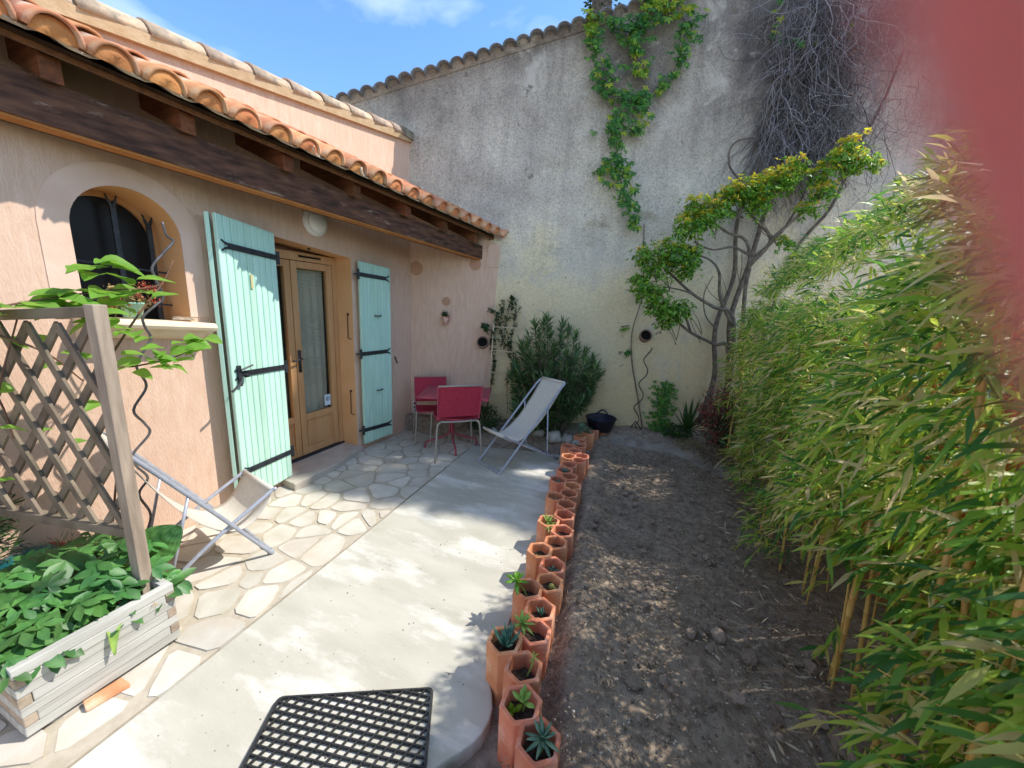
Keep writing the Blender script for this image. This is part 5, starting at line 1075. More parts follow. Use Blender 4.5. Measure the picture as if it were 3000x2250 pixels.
creeper('wall_vine_leaves', 'small creeper leaves sprouting along the thin bare vine', [[(2.62, 1.46, .3), (2.72, 1.48, .3)], [(2.70, 2.04, .3), (2.80, 2.08, .4)], [(2.78, 1.80, .3), (2.81, 1.95, .4)], [(2.72, 1.16, .2), (2.76, 1.20, .2)], [(2.75, 2.2, .3), (2.78, 2.5, .3)]], .5, .03, .05, 14, off=(.03, .06))
# ------------------------------------------------------------------ espalier shrub with yellow tips
ps = thing('evergreen_shrub', G(3.6, .1, .3), 'gnarled evergreen shrub with yellow tips reaching up along the wall', 'shrub')
mb = MB(); 
def br(pts, r0, r1): P_ = bez([Vector(p) for p in pts], 5); n_ = len(P_); mb.tube(P_, [r0 + (r1 - r0) * i / (n_ - 1) for i in range(n_)], 7)
rootp = G(3.95, .1, .35)
br([rootp, G(3.85, .7, .35), G(3.75, 1.30, .38), (.57, 4.79, 1.33 + .0), (.30, 4.68, 1.45), (.14, 4.60, 1.57), (.03, 4.50, 1.68)], .026, .010)
br([(.30, 4.68, 1.45), (.22, 4.62, 1.62), (.12, 4.55, 1.72)], .016, .008)
q_b = random.Random(6)
for (x, y, z_, *_r) in [(-.24, 4.40, 2.22), (-.10, 4.44, 2.12), (.12, 4.51, 2.55), (.28, 4.56, 2.62), (.48, 4.64, 2.86), (.80, 4.75, 2.96), (1.02, 4.82, 3.12), (1.42, 4.97, 3.22), (1.50, 4.99, 3.34), (.04, 4.50, 1.56), (-.27, 4.38, 1.95), (.62, 4.68, 2.90), (.95, 4.8, 3.0), (.5, 4.75, 2.0), (.3, 4.7, 1.6), (.6, 4.8, 2.2), (.9, 4.85, 2.6)]:
    for _ in range(3):
        e = Vector((x + q_b.uniform(-.14, .14), y + q_b.uniform(-.08, .08), z_ + q_b.uniform(-.02, .16))); b0 = Vector((x + .12, y + .05, z_ - q_b.uniform(.14, .28))); br([b0, (b0 + e) / 2 + Vector((q_b.uniform(-.04, .04), 0, q_b.uniform(-.03, .03))), e], .005, .002)
br([G(3.85, .9, .36), (.72, 4.85, 1.62), (.50, 4.78, 1.74), (.28, 4.70, 1.86), (.06, 4.60, 2.03), (-.10, 4.50, 2.16), (-.14, 4.45, 2.25)], .023, .008)
br([(.28, 4.70, 1.86), (.15, 4.6, 1.90), (-.05, 4.5, 1.93)], .012, .006); br([(.12, 4.62, 1.98), (.22, 4.62, 2.12), (.32, 4.62, 2.20)], .012, .006)
br([(.72, 4.85, 1.55), (.55, 4.80, 1.85), (.50, 4.76, 2.10), (.40, 4.70, 2.22), (.25, 4.66, 2.28)], .022, .007)
br([G(3.95, 1.0, .36), (.80, 4.92, 1.9), (.80, 4.92, 2.2), (.72, 4.88, 2.45), (.52, 4.78, 2.52), (.35, 4.70, 2.62), (.20, 4.60, 2.72)], .024, .008)
br([(.80, 4.92, 2.2), (.95, 4.9, 2.45), (.80, 4.84, 2.62), (.62, 4.76, 2.78)], .022, .009); br([(.95, 4.9, 2.45), (1.12, 4.92, 2.65), (1.30, 4.96, 2.85), (1.36, 4.98, 3.1)], .020, .008); br([(1.30, 4.96, 2.85), (1.46, 5.0, 3.0), (1.55, 5.02, 3.15)], .012, .006)
br([(.80, 4.92, 2.3), (.60, 4.84, 2.38), (.40, 4.74, 2.34), (.2, 4.6, 2.4)], .016, .007)
mb.build('trunk', m_bark, ps, True)
clumps = [(-.24, 4.40, 2.22, .15), (-.10, 4.44, 2.12, .16), (.06, 4.48, 2.26, .17), (.20, 4.52, 2.24, .14), (-.05, 4.44, 2.30, .13), (.14, 4.5, 2.12, .13), (-.27, 4.38, 1.95, .14), (-.14, 4.44, 1.84, .15), (-.05, 4.46, 1.72, .15), (.06, 4.50, 1.66, .14), (.18, 4.53, 1.70, .12), (.04, 4.50, 1.56, .12), (.12, 4.51, 2.55, .16), (.28, 4.56, 2.62, .18), (.18, 4.52, 2.74, .12), (.40, 4.62, 2.72, .17), (.48, 4.64, 2.86, .15), (.62, 4.68, 2.90, .17), (.80, 4.75, 2.96, .18), (.95, 4.80, 3.00, .16), (.74, 4.72, 2.78, .15), (1.02, 4.82, 3.12, .12), (1.30, 4.93, 3.08, .13), (1.42, 4.97, 3.22, .15), (1.56, 5.02, 3.18, .14), (1.50, 4.99, 3.34, .11), (1.34, 4.93, 2.90, .13), (1.22, 4.9, 2.74, .11), (1.75, 5.08, 3.17, .08), (1.08, 4.86, 2.42, .09)]
r_ = np.random.default_rng(44); BB, DD, NN, LL, WW = [], [], [], [], []; YB, YD, YN, YL, YW = [], [], [], [], []
for (x, y, z_, r) in clumps:
    nr = int(95 * (r / .15) ** 2)
    for _ in range(nr):
        d = r_.normal(size=3); d /= np.linalg.norm(d); c = np.array((x, y, z_)) + d * r * (r_.uniform(.35, 1.05) + (.45 if r_.random() < .14 else 0)) * (1, .8, .85); ax = d * .7 + r_.normal(size=3) * .3 + (0, 0, .7); ax /= np.linalg.norm(ax)
        yel = (z_ > 2.1) and d[2] > .30 and r_.random() < (.80 if z_ > 2.5 else .35); kk = 9; ph = r_.uniform(0, 6.28, kk); p1 = np.cross(ax, (.2, .9, .3)); p1 /= np.linalg.norm(p1); p2 = np.cross(ax, p1); sp = np.radians(r_.uniform(45, 85, kk))  # upper leaves of the higher clumps are coloured yellow
        dv = ax[None] * np.cos(sp)[:, None] + (p1[None] * np.cos(ph)[:, None] + p2[None] * np.sin(ph)[:, None]) * np.sin(sp)[:, None]
        tgt = (YB, YD, YN, YL, YW) if yel else (BB, DD, NN, LL, WW); tgt[0].append(np.repeat(c[None], kk, 0) + dv * .006); tgt[1].append(dv); tgt[2].append(np.repeat(ax[None], kk, 0)); tgt[3].append(r_.uniform(.028, .048, kk)); tgt[4].append(r_.uniform(.014, .021, kk))
V, Fc = leaves_np(*[np.concatenate(q) for q in (BB, DD, NN, LL, WW)], widest=.55); mk_leaves('foliage', V, Fc, m_pit, ps, 'stuff')
V, Fc = leaves_np(*[np.concatenate(q) for q in (YB, YD, YN, YL, YW)], widest=.55); mk_leaves('yellow_tips', V, Fc, m_yel, ps, 'stuff')
# dead vine mass on the wall
dv_ = thing('dead_creeper', G(4.3, 3.2, .1), 'tangled mass of dead grey creeper twigs hanging from the top of the wall', 'dead vine')
def twigs(name, n, s0f, z0f, lenf, r0, r1, seed, off0=(.03, .3), m=m_twig, side=3, wob=.35, down=-1.0):
    q = random.Random(seed); mb = MB()
    for _ in range(n):
        s_, z_ = s0f(q), z0f(q); p = G(s_, z_, q.uniform(*off0)); d = Vector((q.gauss(0, .35), q.gauss(0, .2), down)).normalized(); L_ = lenf(q); ns_ = 7; pts = [p]
        for k in range(ns_):
            d = (d + Vector((q.gauss(0, wob), q.gauss(0, wob * .5), q.gauss(0, wob) + down * .10))).normalized(); nx = pts[-1] + d * L_ / ns_
            o_ = (nx - GP).dot(GN)
            if o_ < .015: nx += GN * (.015 - o_)
            pts.append(nx)
        rr = q.uniform(r0, r1); mb.tube(pts, [rr * (1 - .6 * k / ns_) for k in range(ns_ + 1)], side, cap=False)
    return mb.build(name, m, dv_, True, kind='stuff')
twigs('twig_mass', 1150, lambda q: min(5.0, max(3.88, q.gauss(4.34, .26))), lambda q: q.uniform(3.55, 4.95), lambda q: q.uniform(.35, .95), .0022, .0048, 3, off0=(.03, .22), wob=.42)
twigs('hanging_twigs', 260, lambda q: q.uniform(3.9, 4.55), lambda q: q.uniform(3.4, 4.1), lambda q: q.uniform(.5, 1.1), .002, .004, 4, off0=(.02, .15), wob=.2)
twigs('loose_twigs', 150, lambda q: q.uniform(3.75, 5.6), lambda q: q.uniform(3.5, 5.3), lambda q: q.uniform(.4, 1.1), .002, .004, 5, off0=(.02, .20), wob=.5)
mb = MB()
for pth, r0 in (([(3.72, .3), (3.82, .9), (3.74, 1.5), (3.86, 2.1), (3.80, 2.7), (3.92, 3.3), (3.96, 3.9), (4.05, 4.6)], .030), ([(3.95, .3), (4.0, 1.0), (3.90, 1.6), (4.02, 2.3), (4.10, 2.9), (4.2, 3.5), (4.3, 4.3)], .035), ([(4.02, 2.3), (4.3, 2.6), (4.5, 3.1), (4.55, 3.7)], .018), ([(4.25, .4), (4.32, 1.4), (4.5, 2.4), (4.8, 2.9), (4.95, 3.5), (5.1, 3.9), (5.2, 4.4)], .022), ([(3.92, 3.0), (3.75, 3.15), (3.62, 3.28), (3.60, 3.45), (3.7, 3.55), (3.95, 3.56), (4.2, 3.5), (4.45, 3.3)], .012), ([(3.86, 2.75), (3.55, 2.88), (3.35, 2.86), (3.2, 2.72)], .011), ([(3.74, 1.5), (3.6, 1.65), (3.55, 1.9), (3.62, 2.1)], .009)):
    P_ = bez([G(a, b, .05) for a, b in pth], 5); mb.tube(P_, [r0 * (1 - .55 * i / len(P_)) for i in range(len(P_))], 6)
mb.build('stem', m_bark, dv_, True)
# small plants at the foot of the wall
ivp = thing('pole_ivy', G(3.20, .2, .15), 'young ivy climbing a short dark pole at the foot of the wall', 'ivy'); MB().tube([G(3.20, .15, .15), G(3.22, .85, .13)], .008, 6).build('pole', m_bark, ivp)
V, Fc = [], []
q = random.Random(4)
for _ in range(230):
    z_ = q.uniform(.18, .82); p = G(3.20, z_, .15) + Vector((q.gauss(0, .07), q.gauss(0, .05), 0)); a, b = lobed(p, q.uniform(.028, .05), (q.uniform(-.5, .5), -1, q.uniform(0, .8)), None, None); k0 = len(V); V += a; Fc += [tuple(i_ + k0 for i_ in f) for f in b]
mk('foliage', V, Fc, m_ivy, ivp, True, 'stuff')
ball_plant('ground_cover', G(3.38, .24, .25), (.20, .12, .08), 700, .02, .045, .012, .02, m_dk, 'low dark ground cover between the pole ivy and the spiky plant', cat='plant', seed=8)
ag = thing('spiky_agave', G(3.45, .2, .2), 'spiky dark plant with long pointed leaves beside the red shrub', 'agave')
q = random.Random(2)
for k in range(15):
    a = R(180 + 180 * k / 14) if k % 2 else R(360 * k / 14); el = R(q.uniform(25, 78)); L_ = q.uniform(.30, .52); d = Vector((math.cos(a) * math.cos(el), math.sin(a) * math.cos(el) * .6, math.sin(el))); b0 = G(3.50, .24, .25); s_ = d.cross(Vector((0, 0, 1))).normalized(); u = s_.cross(d)
    mb = MB(); V = [b0 - s_ * .02, b0 + s_ * .02, b0 + d * L_ * .35 - s_ * .026, b0 + d * L_ * .35 + u * -.008, b0 + d * L_ * .35 + s_ * .026, b0 + d * L_ * .75 - s_ * .014, b0 + d * L_ * .75 + s_ * .014, b0 + d * L_]
    mb.add(V, [(0, 1, 4, 3), (0, 3, 2), (2, 3, 5), (3, 4, 6), (3, 6, 5), (5, 6, 7)]); mb.build('leaf', m_dk, ag)
ph_ = ball_plant('photinia_shrub', G(3.78, .52, .50), (.28, .22, .34), 2600, .025, .05, .010, .018, m_phot, 'dark red leaved photinia shrub between the agave and the bamboo', cat='shrub', seed=19, stems_=14)
ball_plant('x', G(3.76, .42, .55), (.27, .22, .30), 900, .025, .045, .010, .018, m_dk, None, seed=23, parent=ph_, partname='inner_foliage', shell=.2)
ball_plant('dry_weed', G(3.65, .14, .80), (.30, .14, .08), 900, .03, .07, .004, .009, mat('dry_brown_leaf', (0.15, 0.1, 0.06), island=[(0, (0.07, 0.045, 0.03)), (.7, (0.16, 0.12, 0.07)), (1, (0.42, 0.32, 0.2))], rough=.9), 'dry brown weeds and leaf litter in front of the red shrub', cat='weeds', seed=30)
ball_plant('dry_weed', G(3.45, .14, .45), (.16, .10, .06), 500, .03, .06, .003, .007, mat('pale_grass', (0.2, 0.18, 0.08), island=[(0, (0.12, 0.11, 0.05)), (1, (0.35, 0.28, 0.12))], rough=.9), 'small tuft of dry pale grass in front of the pole ivy', cat='weeds', seed=31)

# ------------------------------------------------------------------ bamboo hedge and reed screen
hd_ = thing('bamboo_hedge', (1.05, 2.0, 0), 'dense row of golden bamboo with drooping green leaves along the right side', 'bamboo hedge')
r_ = np.random.default_rng(77); q = random.Random(77)
culms = []
def hx(y): return 0.86 + 0.04 * math.sin(y * 2.1) - .03 * (y > 4)
for i in range(46):
    y = -0.4 + 4.95 * (i + q.uniform(0, 1)) / 46; x = hx(y) + q.uniform(.04, .50); top = 1.45 + .50 * min(1, (x - .8) / .5) + q.uniform(-.2, .10)
    culms.append((x, y, top, q.uniform(.004, .011)))
culms += [(0.935, 1.93, 1.65, .015), (0.99, 1.86, 1.6, .010), (.80, 4.42, 1.4, .007), (.90, 1.40, 1.7, .012), (.86, 1.12, 1.9, .012), (1.05, 2.6, 1.75, .012), (.90, 3.2, 1.5, .008)]
ends = []
for (x, y, top, r0) in culms:
    lean = Vector((q.uniform(-.22, .02), q.uniform(-.12, .22), 0)); P_ = bez([Vector((x, y, -.02)), Vector((x, y, top * .5)) + lean * .35, Vector((x, y, top)) + lean], 9); mb = MB(); pts, rr = [], []
    for k, p in enumerate(P_): pts += [p - Vector((0, 0, .004)), p, p + Vector((0, 0, .004))]; rb = r0 * (1 - .45 * k / len(P_)); rr += [rb, rb * 1.22, rb]
    mb.tube(pts, rr, 8); mb.build('culm', m_cane, hd_, True); ends.append((P_, r0))
# leafy twigs
Bs, Ds, Ns, Ls, Ws = [], [], [], [], []; tw = MB(); ntw = 0
def topz(x, y=3): return 1.70 + 1.10 * min(.48, max(0, x - .78)) + .16 * sstep(3.6, 2.2, y)
for t_ in range(8200):
    y = q.uniform(-.45, 4.60); u = q.random(); x0 = hx(y); dx_ = abs(q.gauss(0, .14)) if u < .72 else q.uniform(0, .5)
    if u < .2: dx_ = q.uniform(.05, .5); z_ = topz(x0 + dx_, y) + q.gauss(0.02, .07)
    else:
        z_ = .12 + (1.62 + .2 * (y < 2)) * q.random() ** .72 + .8 * max(0, dx_ - .1) * q.random()
        if z_ < .70 and q.random() < (.90 if 1.35 < y < 2.6 else .08): continue
    x = x0 + dx_ - .07 * math.sin(y * 5 + z_ * 4) - .05
    z_ = min(z_, topz(x, y) + .12); b = np.array((x, y, z_))
    out = np.array((-.9 + r_.normal() * .45, r_.normal() * .55 - .25, r_.normal() * .35 + (.25 if z_ > 1.5 else -.15))); out /= np.linalg.norm(out); L_ = q.uniform(.07, .17); e = b + out * L_
    if ntw < 900: tw.tube([b - out * .12, b, e], .0016, 3, cap=False); ntw += 1
    kk = q.randint(4, 7)
    for j in range(kk):
        f = j / kk; d = out + r_.normal(size=3) * .62 + np.array((-.25, -.22, -.35)); d /= np.linalg.norm(d)
        Bs.append(b + (e - b) * f); Ds.append(d); Ns.append(np.array((-.55, -.35, .8)) + r_.normal(size=3) * .4); sL = q.uniform(.055, .145) * (1.0 if y < 2.0 else .78); Ls.append(sL); Ws.append(sL * q.uniform(.11, .165))
Bs, Ds, Ns, Ls, Ws = map(np.array, (Bs, Ds, Ns, Ls, Ws))
# the 300 that show largest: nearest to the camera in front of it
dist = np.linalg.norm(Bs - np.array((0, 0, HC)), axis=1); fw = Bs @ np.array(fwd) - HC * fwd.z
score = np.where((Bs[:, 1] > .35) & (fw > .3), Ls / dist * np.where(Bs[:, 0] < hx(1) + .12, 1, .5), 0); idx = np.argsort(-score); near = idx[:300]; rest = idx[300:]
twig = tw.build('twigs', m_cane, hd_, kind='stuff')
V, Fc = leaves_np(Bs[rest], Ds[rest], Ns[rest], Ls[rest], Ws[rest], droop=.16, fold=.16, widest=.38); mk_leaves('foliage', V, Fc, m_bam, hd_, 'stuff')
G_mats = []
for c1_ in ((0.045, 0.14, 0.03), (0.07, 0.19, 0.035), (0.14, 0.27, 0.04), (0.26, 0.33, 0.06), (0.50, 0.42, 0.22)): G_mats.append(mat('bamboo_leaf_near', c1_, tuple(c * 1.5 for c in c1_), scale=30, stretch=(1, 1, 1), rough=.36, spec=.5, trans=.42))
for i in near:
    V, Fc = leaves_np(Bs[i:i + 1], Ds[i:i + 1], Ns[i:i + 1], Ls[i:i + 1], Ws[i:i + 1], droop=.16, fold=.16, widest=.38); mk_leaves('leaf', V, Fc, q.choices(G_mats, (4, 4, 3, 2, 1.4))[0], hd_)
# reed screen
rsn = thing('reed_screen', (1.45, 2.2, 0), 'orange brown reed cane screen standing behind the bamboo', 'reed screen')
me_c = {}
mbc = MB(); mbc.tube([(0, 0, 0), (0.002, 0, .6), (-.002, 0, 1.2), (0, 0, 1.72)], [.0060, .0064, .0058, .0048], 6); off_ = MB()
me1 = bpy.data.meshes.new('cane'); me1.from_pydata(mbc.V, [], mbc.F); me1.materials.append(m_reed); me1.polygons.foreach_set('use_smooth', [True] * len(me1.polygons))
y = .55; k = 0; rest_ = MB()
while y < 5.0:
    if k < 300:
        o = bpy.data.objects.new('cane', me1); col.objects.link(o); o.parent = rsn; o.location = Vector((1.42 + q.uniform(-.006, .006), y, q.uniform(-.05, .03))) - rsn.location; o.rotation_euler = (q.gauss(0, .012), q.gauss(0, .012), q.random() * 6)
    else: rest_.tube([(1.42 + q.uniform(-.006, .006), y, 0), (1.42 + q.uniform(-.01, .01), y + q.gauss(0, .02), 1.7)], .0053, 5)
    y += .0104 + abs(q.gauss(0, .0012)) ; k += 1
y = .54
while y > -.6: rest_.tube([(1.42 + q.uniform(-.006, .006), y, 0), (1.42 + q.uniform(-.01, .01), y + q.gauss(0, .02), 1.7)], .0053, 5); y -= .012
y = -.6
while y < 5.0: rest_.tube([(1.434, y, -.02), (1.434 + q.uniform(-.004, .004), y + q.gauss(0, .004), 1.66)], .0064, 5); y += .0112  # extra backing row, added to stop sun leaking through the screen
rest_.build('canes', m_reed, rsn, True, kind='stuff')
for z_ in (.25, .8, 1.35): MB().tube([(1.405, -.6, z_), (1.405, 2, z_ + .01), (1.405, 5.0, z_)], .0025, 5).build('binding_wire', m_iron, rsn)

# ------------------------------------------------------------------ broad leaved vine on the trellis
kv = thing('broad_leaved_vine', (-2.5, .8, .3), 'climbing vine with broad bright green leaves sprawling over the trellis top', 'vine')
def broad(c, L_, w_, d, nrm, m, parent, name='leaf', cup=.18, wave=.03, seed=0):
    d = Vector(d).normalized(); s_ = d.cross(Vector(nrm)).normalized(); u = s_.cross(d); q_ = random.Random(seed); nL, nW = 7, 6; V = []
    for i in range(nL + 1):
        f = i / nL; wv = w_ * .5 * (math.sin(math.pi * f ** .72) ** .75 if 0 < f < 1 else .02)
        for j in range(nW + 1):
            g = 2 * j / nW - 1; V.append(Vector(c) + d * L_ * (f - .03 * abs(g) * (1 - f)) + s_ * g * wv + u * (abs(g) ** 1.3 * wv * cup * 2 - f * f * L_ * .22 + wave * L_ * math.sin(f * 9 + seed) * abs(g)))
    Fc = [(i * (nW + 1) + j, i * (nW + 1) + j + 1, (i + 1) * (nW + 1) + j + 1, (i + 1) * (nW + 1) + j) for i in range(nL) for j in range(nW)]
    return mk(name, V, Fc, m, parent, True)
q = random.Random(15); mb = MB()
stems_k = [[(-2.45, .30, 1.46), (-2.45, .52, 1.50), (-2.45, .70, 1.56), (-2.45, .86, 1.60), (-2.45, 1.00, 1.63), (-2.45, 1.12, 1.645), (-2.44, 1.20, 1.67)], [(-2.55, .45, .3), (-2.60, .55, .8), (-2.50, .62, 1.2), (-2.46, .70, 1.50)], [(-2.62, .9, .3), (-2.56, .98, .9), (-2.40, .92, 1.24), (-2.38, 1.02, 1.27), (-2.40, 1.16, 1.285), (-2.44, 1.30, 1.33), (-2.50, 1.42, 1.40)], [(-2.46, .95, 1.30), (-2.5, 1.1, 1.50), (-2.52, 1.24, 1.68), (-2.52, 1.30, 1.80)], [(-2.46, .62, 1.45), (-2.40, .74, 1.36), (-2.42, .84, 1.22)], [(-2.5, .5, 1.4), (-2.55, .62, 1.2), (-2.6, .66, .95)]]
for st_ in stems_k: P_ = bez(st_, 6); mb.tube(P_, [.0055 * (1 - .5 * i / len(P_)) for i in range(len(P_))], 6)
mb.build('stem', mat('brown_vine_stem', (0.14, 0.07, 0.045), (0.2, 0.11, 0.07), scale=20, rough=.8), kv, True)
spots = [(-2.45, .66, 1.56), (-2.45, .70, 1.545), (-2.44, .62, 1.53), (-2.45, .74, 1.57), (-2.46, .78, 1.585), (-2.43, .55, 1.52), (-2.45, .84, 1.56), (-2.45, .88, 1.61), (-2.45, .93, 1.62), (-2.45, .97, 1.70), (-2.45, 1.02, 1.735), (-2.44, 1.07, 1.66), (-2.45, 1.10, 1.64), (-2.45, .90, 1.70), (-2.44, .98, 1.60), (-2.44, 1.04, 1.60), (-2.45, .82, 1.545), (-2.43, .97, 1.765), (-2.45, 1.14, 1.62), (-2.45, .94, 1.56), (-2.43, .90, 1.53), (-2.42, .97, 1.50), (-2.44, .50, 1.50), (-2.44, .58, 1.56),
         (-2.44, .99, 1.45), (-2.42, 1.04, 1.43), (-2.45, .95, 1.47), (-2.40, 1.04, 1.30), (-2.40, 1.10, 1.29), (-2.40, 1.14, 1.27), (-2.40, 1.08, 1.25), (-2.42, 1.18, 1.31), (-2.42, 1.22, 1.33), (-2.43, 1.26, 1.36), (-2.44, 1.30, 1.37), (-2.46, 1.34, 1.39), (-2.48, 1.39, 1.38), (-2.40, 1.13, 1.33), (-2.42, 1.19, 1.26), (-2.45, .80, 1.35), (-2.5, .66, 1.2), (-2.48, .72, 1.28), (-2.5, .60, 1.05), (-2.52, .75, 1.0), (-2.5, .84, .92), (-2.55, .62, .8), (-2.5, .9, 1.1), (-2.5, .56, 1.3), (-2.52, .66, 1.42), (-2.55, .8, 1.42)]
spots = spots + [(a + q.uniform(-.05, .06), b + q.uniform(-.05, .05), c_ + q.uniform(-.035, .03)) for a, b, c_ in spots[:40]]
for i, c in enumerate(spots):
    up_ = c[2] > 1.48; L_ = q.uniform(.10, .145) * (1.0 if up_ else .8) * (.75 if c[2] < 1.2 else 1)
    broad(c, L_, L_ * q.uniform(.62, .80), (q.uniform(-.2, .8), q.choice((-1, 1)) * q.uniform(.3, 1), q.uniform(-.35, .35)), (q.uniform(-.1, .7), q.uniform(-.4, .3), 1), m_kiwi, kv, seed=i)
# spiral tomato stake
ss = MB(); pts = [(-2.55, 1.289, 1.998), (-2.55, 1.301, 1.931), (-2.55, 1.328, 1.905), (-2.55, 1.278, 1.84), (-2.55, 1.22, 1.762), (-2.55, 1.222, 1.71), (-2.55, 1.248, 1.604), (-2.55, 1.21, 1.56), (-2.55, 1.15, 1.50), (-2.55, 1.149, 1.45), (-2.55, 1.168, 1.386), (-2.55, 1.128, 1.316), (-2.55, 1.09, 1.237), (-2.55, 1.118, 1.129), (-2.55, 1.050, 1.013), (-2.55, 1.085, .93), (-2.55, 1.100, .866), (-2.55, 1.018, .774), (-2.55, 1.024, .704), (-2.55, 1.063, .618), (-2.55, 1.015, .54), (-2.55, 1.05, .40), (-2.55, 1.01, .25), (-2.55, 1.03, .0)]
ss.tube(bez(pts, 5), .0062, 7); o = ss.build('spiral_stake', mat('dark_grey_steel', (0.09, 0.085, 0.085), (0.16, 0.15, 0.15), scale=30, rough=.4, metal=.4), None, True); setp(o, 'wavy steel tomato stake rising in front of the arched window', 'plant stake')

# ------------------------------------------------------------------ plants in the planter
hb_ = thing('hellebore_clump', (-2.22, .60, .27), 'thick clump of dark green fingered leaves spilling from the planter box', 'plant')
q = random.Random(31); V, Fc = [], []; st_ = MB()
def palm(c, r, nrm, up, nl=7, wf=.44):
    nrm = Vector(nrm).normalized(); a = Vector(up).cross(nrm).normalized(); b = nrm.cross(a); VV, FF = [], []
    for k in range(nl):
        an = math.pi / 2 + (k - (nl - 1) / 2) * R(290 / nl); d = a * math.cos(an) + b * math.sin(an); s_ = nrm.cross(d); L_ = r * (1 - .08 * abs(k - (nl - 1) / 2)); i0 = len(VV)
        prof_ = ((0, .02), (.3, .22), (.55, .36), (.8, .24), (1, .0))
        for f, w_ in prof_: p = c + d * L_ * f - nrm * (f * f * L_ * .28); VV += [p - s_ * L_ * w_ * wf * 1.5 + nrm * w_ * .07 * L_, p - nrm * w_ * .10 * L_, p + s_ * L_ * w_ * wf * 1.5 + nrm * w_ * .07 * L_]
        for m_ in range(4):
            for g in (0, 1): FF.append((i0 + m_ * 3 + g, i0 + m_ * 3 + g + 1, i0 + (m_ + 1) * 3 + g + 1, i0 + (m_ + 1) * 3 + g))
    return VV, FF
nleaf = 0
for i in range(165):
    y = q.uniform(.30, .90); x = q.uniform(-2.75, -2.01) if i % 4 else q.uniform(-2.10, -1.99)
    if y > .74 and x > -2.2 and q.random() < .6: continue
    z_ = .29 + .13 * math.exp(-((x + 2.3) / .32) ** 2) * q.uniform(.5, 1.25) - .05 * (x > -2.05) + q.uniform(-.02, .03)
    if x > -2.02: z_ -= .02
    c = Vector((x, y, z_)); r_l = q.uniform(.065, .105)
    a, b = palm(c, r_l, (q.uniform(-.1, .7), q.uniform(-.5, .4), 1), (q.uniform(-1, 1), q.uniform(-1, 1), .1), nl=q.choice((4, 5, 6)))
    mk('leaf', a, b, m_hell, hb_, True); st_.tube([Vector((x * .7 + -2.28 * .3, y * .7 + .6 * .3, .245)), c - Vector((0, 0, .03)), c], .002, 4)
st_.build('stalks', m_hell, hb_, kind='stuff')
# the broad crinkled leaf, the folded tulip leaf, wilted yellow blooms
bl = thing('foxglove_plant', (-2.22, .93, .25), 'single large crinkled dark green leaf rising beside the trellis post', 'plant')
def crinkle(c, L_, w_, d, nrm, m, parent, seed=1):
    d = Vector(d).normalized(); s_ = d.cross(Vector(nrm)).normalized(); u = s_.cross(d); nL, nW = 34, 26; V = []
    for i in range(nL + 1):
        f = i / nL; wv = w_ * .5 * (math.sin(math.pi * f ** .85) ** .6 if 0 < f < 1 else .02)
        for j in range(nW + 1):
            g = 2 * j / nW - 1; V.append(Vector(c) + d * L_ * f + s_ * g * wv + u * (abs(g) * wv * .28 - f * f * L_ * .15 + .0028 * math.sin(f * 34 - abs(g) * 9) * (abs(g) > .05) + .002 * math.sin(g * 22 + f * 20)))
    return mk('leaf', V, [(i * (nW + 1) + j, i * (nW + 1) + j + 1, (i + 1) * (nW + 1) + j + 1, (i + 1) * (nW + 1) + j) for i in range(nL) for j in range(nW)], m, parent, True)
crinkle((-2.28, .86, .32), .21, .20, (.35, .55, .50), (.70, -.60, .45), m_hell, bl)
MB().tube([(-2.24, .85, .24), (-2.25, .865, .33)], .005, 6).build('stalk', m_sucl, bl)
for i, (x, y, z_) in enumerate([(-2.12, .86, .32), (-2.07, .88, .30), (-2.16, .90, .33), (-2.05, .84, .29)]):
    a, b = palm(Vector((x, y, z_)), .06, (.5, -.3, 1), (q.uniform(-1, 1), q.uniform(-1, 1), .1), 6); mk('leaf', a, b, m_hell, hb_, True)
tl = thing('tulip_leaf', (-2.03, .64, .28), 'folded yellow green tulip leaf hanging over the front of the planter', 'leaf')
V = []; pth = bez([(-2.06, .655, .285), (-2.015, .65, .29), (-1.972, .635, .25), (-1.955, .62, .19), (-1.945, .615, .155)], 4); w_ = [.012, .02, .03, .036, .04, .042, .04, .036, .03, .026, .022, .018, .014, .012, .009, .007, .004]
for i, p in enumerate(pth):
    wv = w_[min(i, len(w_) - 1)]; V += [p + Vector((0.008, -wv * .7, .004)), p + Vector((-.006, 0, -.004)), p + Vector((.008, wv * .7, .004))]
mk('blade', V, [(3 * i + g, 3 * i + g + 1, 3 * i + 4 + g, 3 * i + 3 + g) for i in range(len(pth) - 1) for g in (0, 1)], m_sucl, tl, True)
for (c, lb) in (((-1.985, .765, .262), 'wilted yellow bloom on the planter rim near the trellis post'), ((-2.03, .43, .29), 'wilted yellow bloom on the planter rim near the front corner')):
    r_ = np.random.default_rng(int(abs(c[1]) * 100)); n = 26; V, Fc = leaves_np(np.repeat(np.array(c)[None], n, 0) + r_.normal(size=(n, 3)) * .004, r_.normal(size=(n, 3)) + (.4, 0, -.1), r_.normal(size=(n, 3)), r_.uniform(.015, .034, n), r_.uniform(.004, .009, n)); o = mk_leaves('wilted_bloom', V, Fc, mat('wilted_yellow_petal', (0.62, 0.42, 0.12), (0.5, 0.3, 0.1), scale=40, rough=.8, trans=.3)); setp(o, lb, 'flower'); o['kind'] = 'stuff'; del o['kind']
ball_plant('low_herb', (-2.75, .78, .18), (.17, .16, .16), 900, .03, .09, .003, .007, m_ole, 'grassy herb growing behind the planter at the left edge', cat='plant', seed=40)
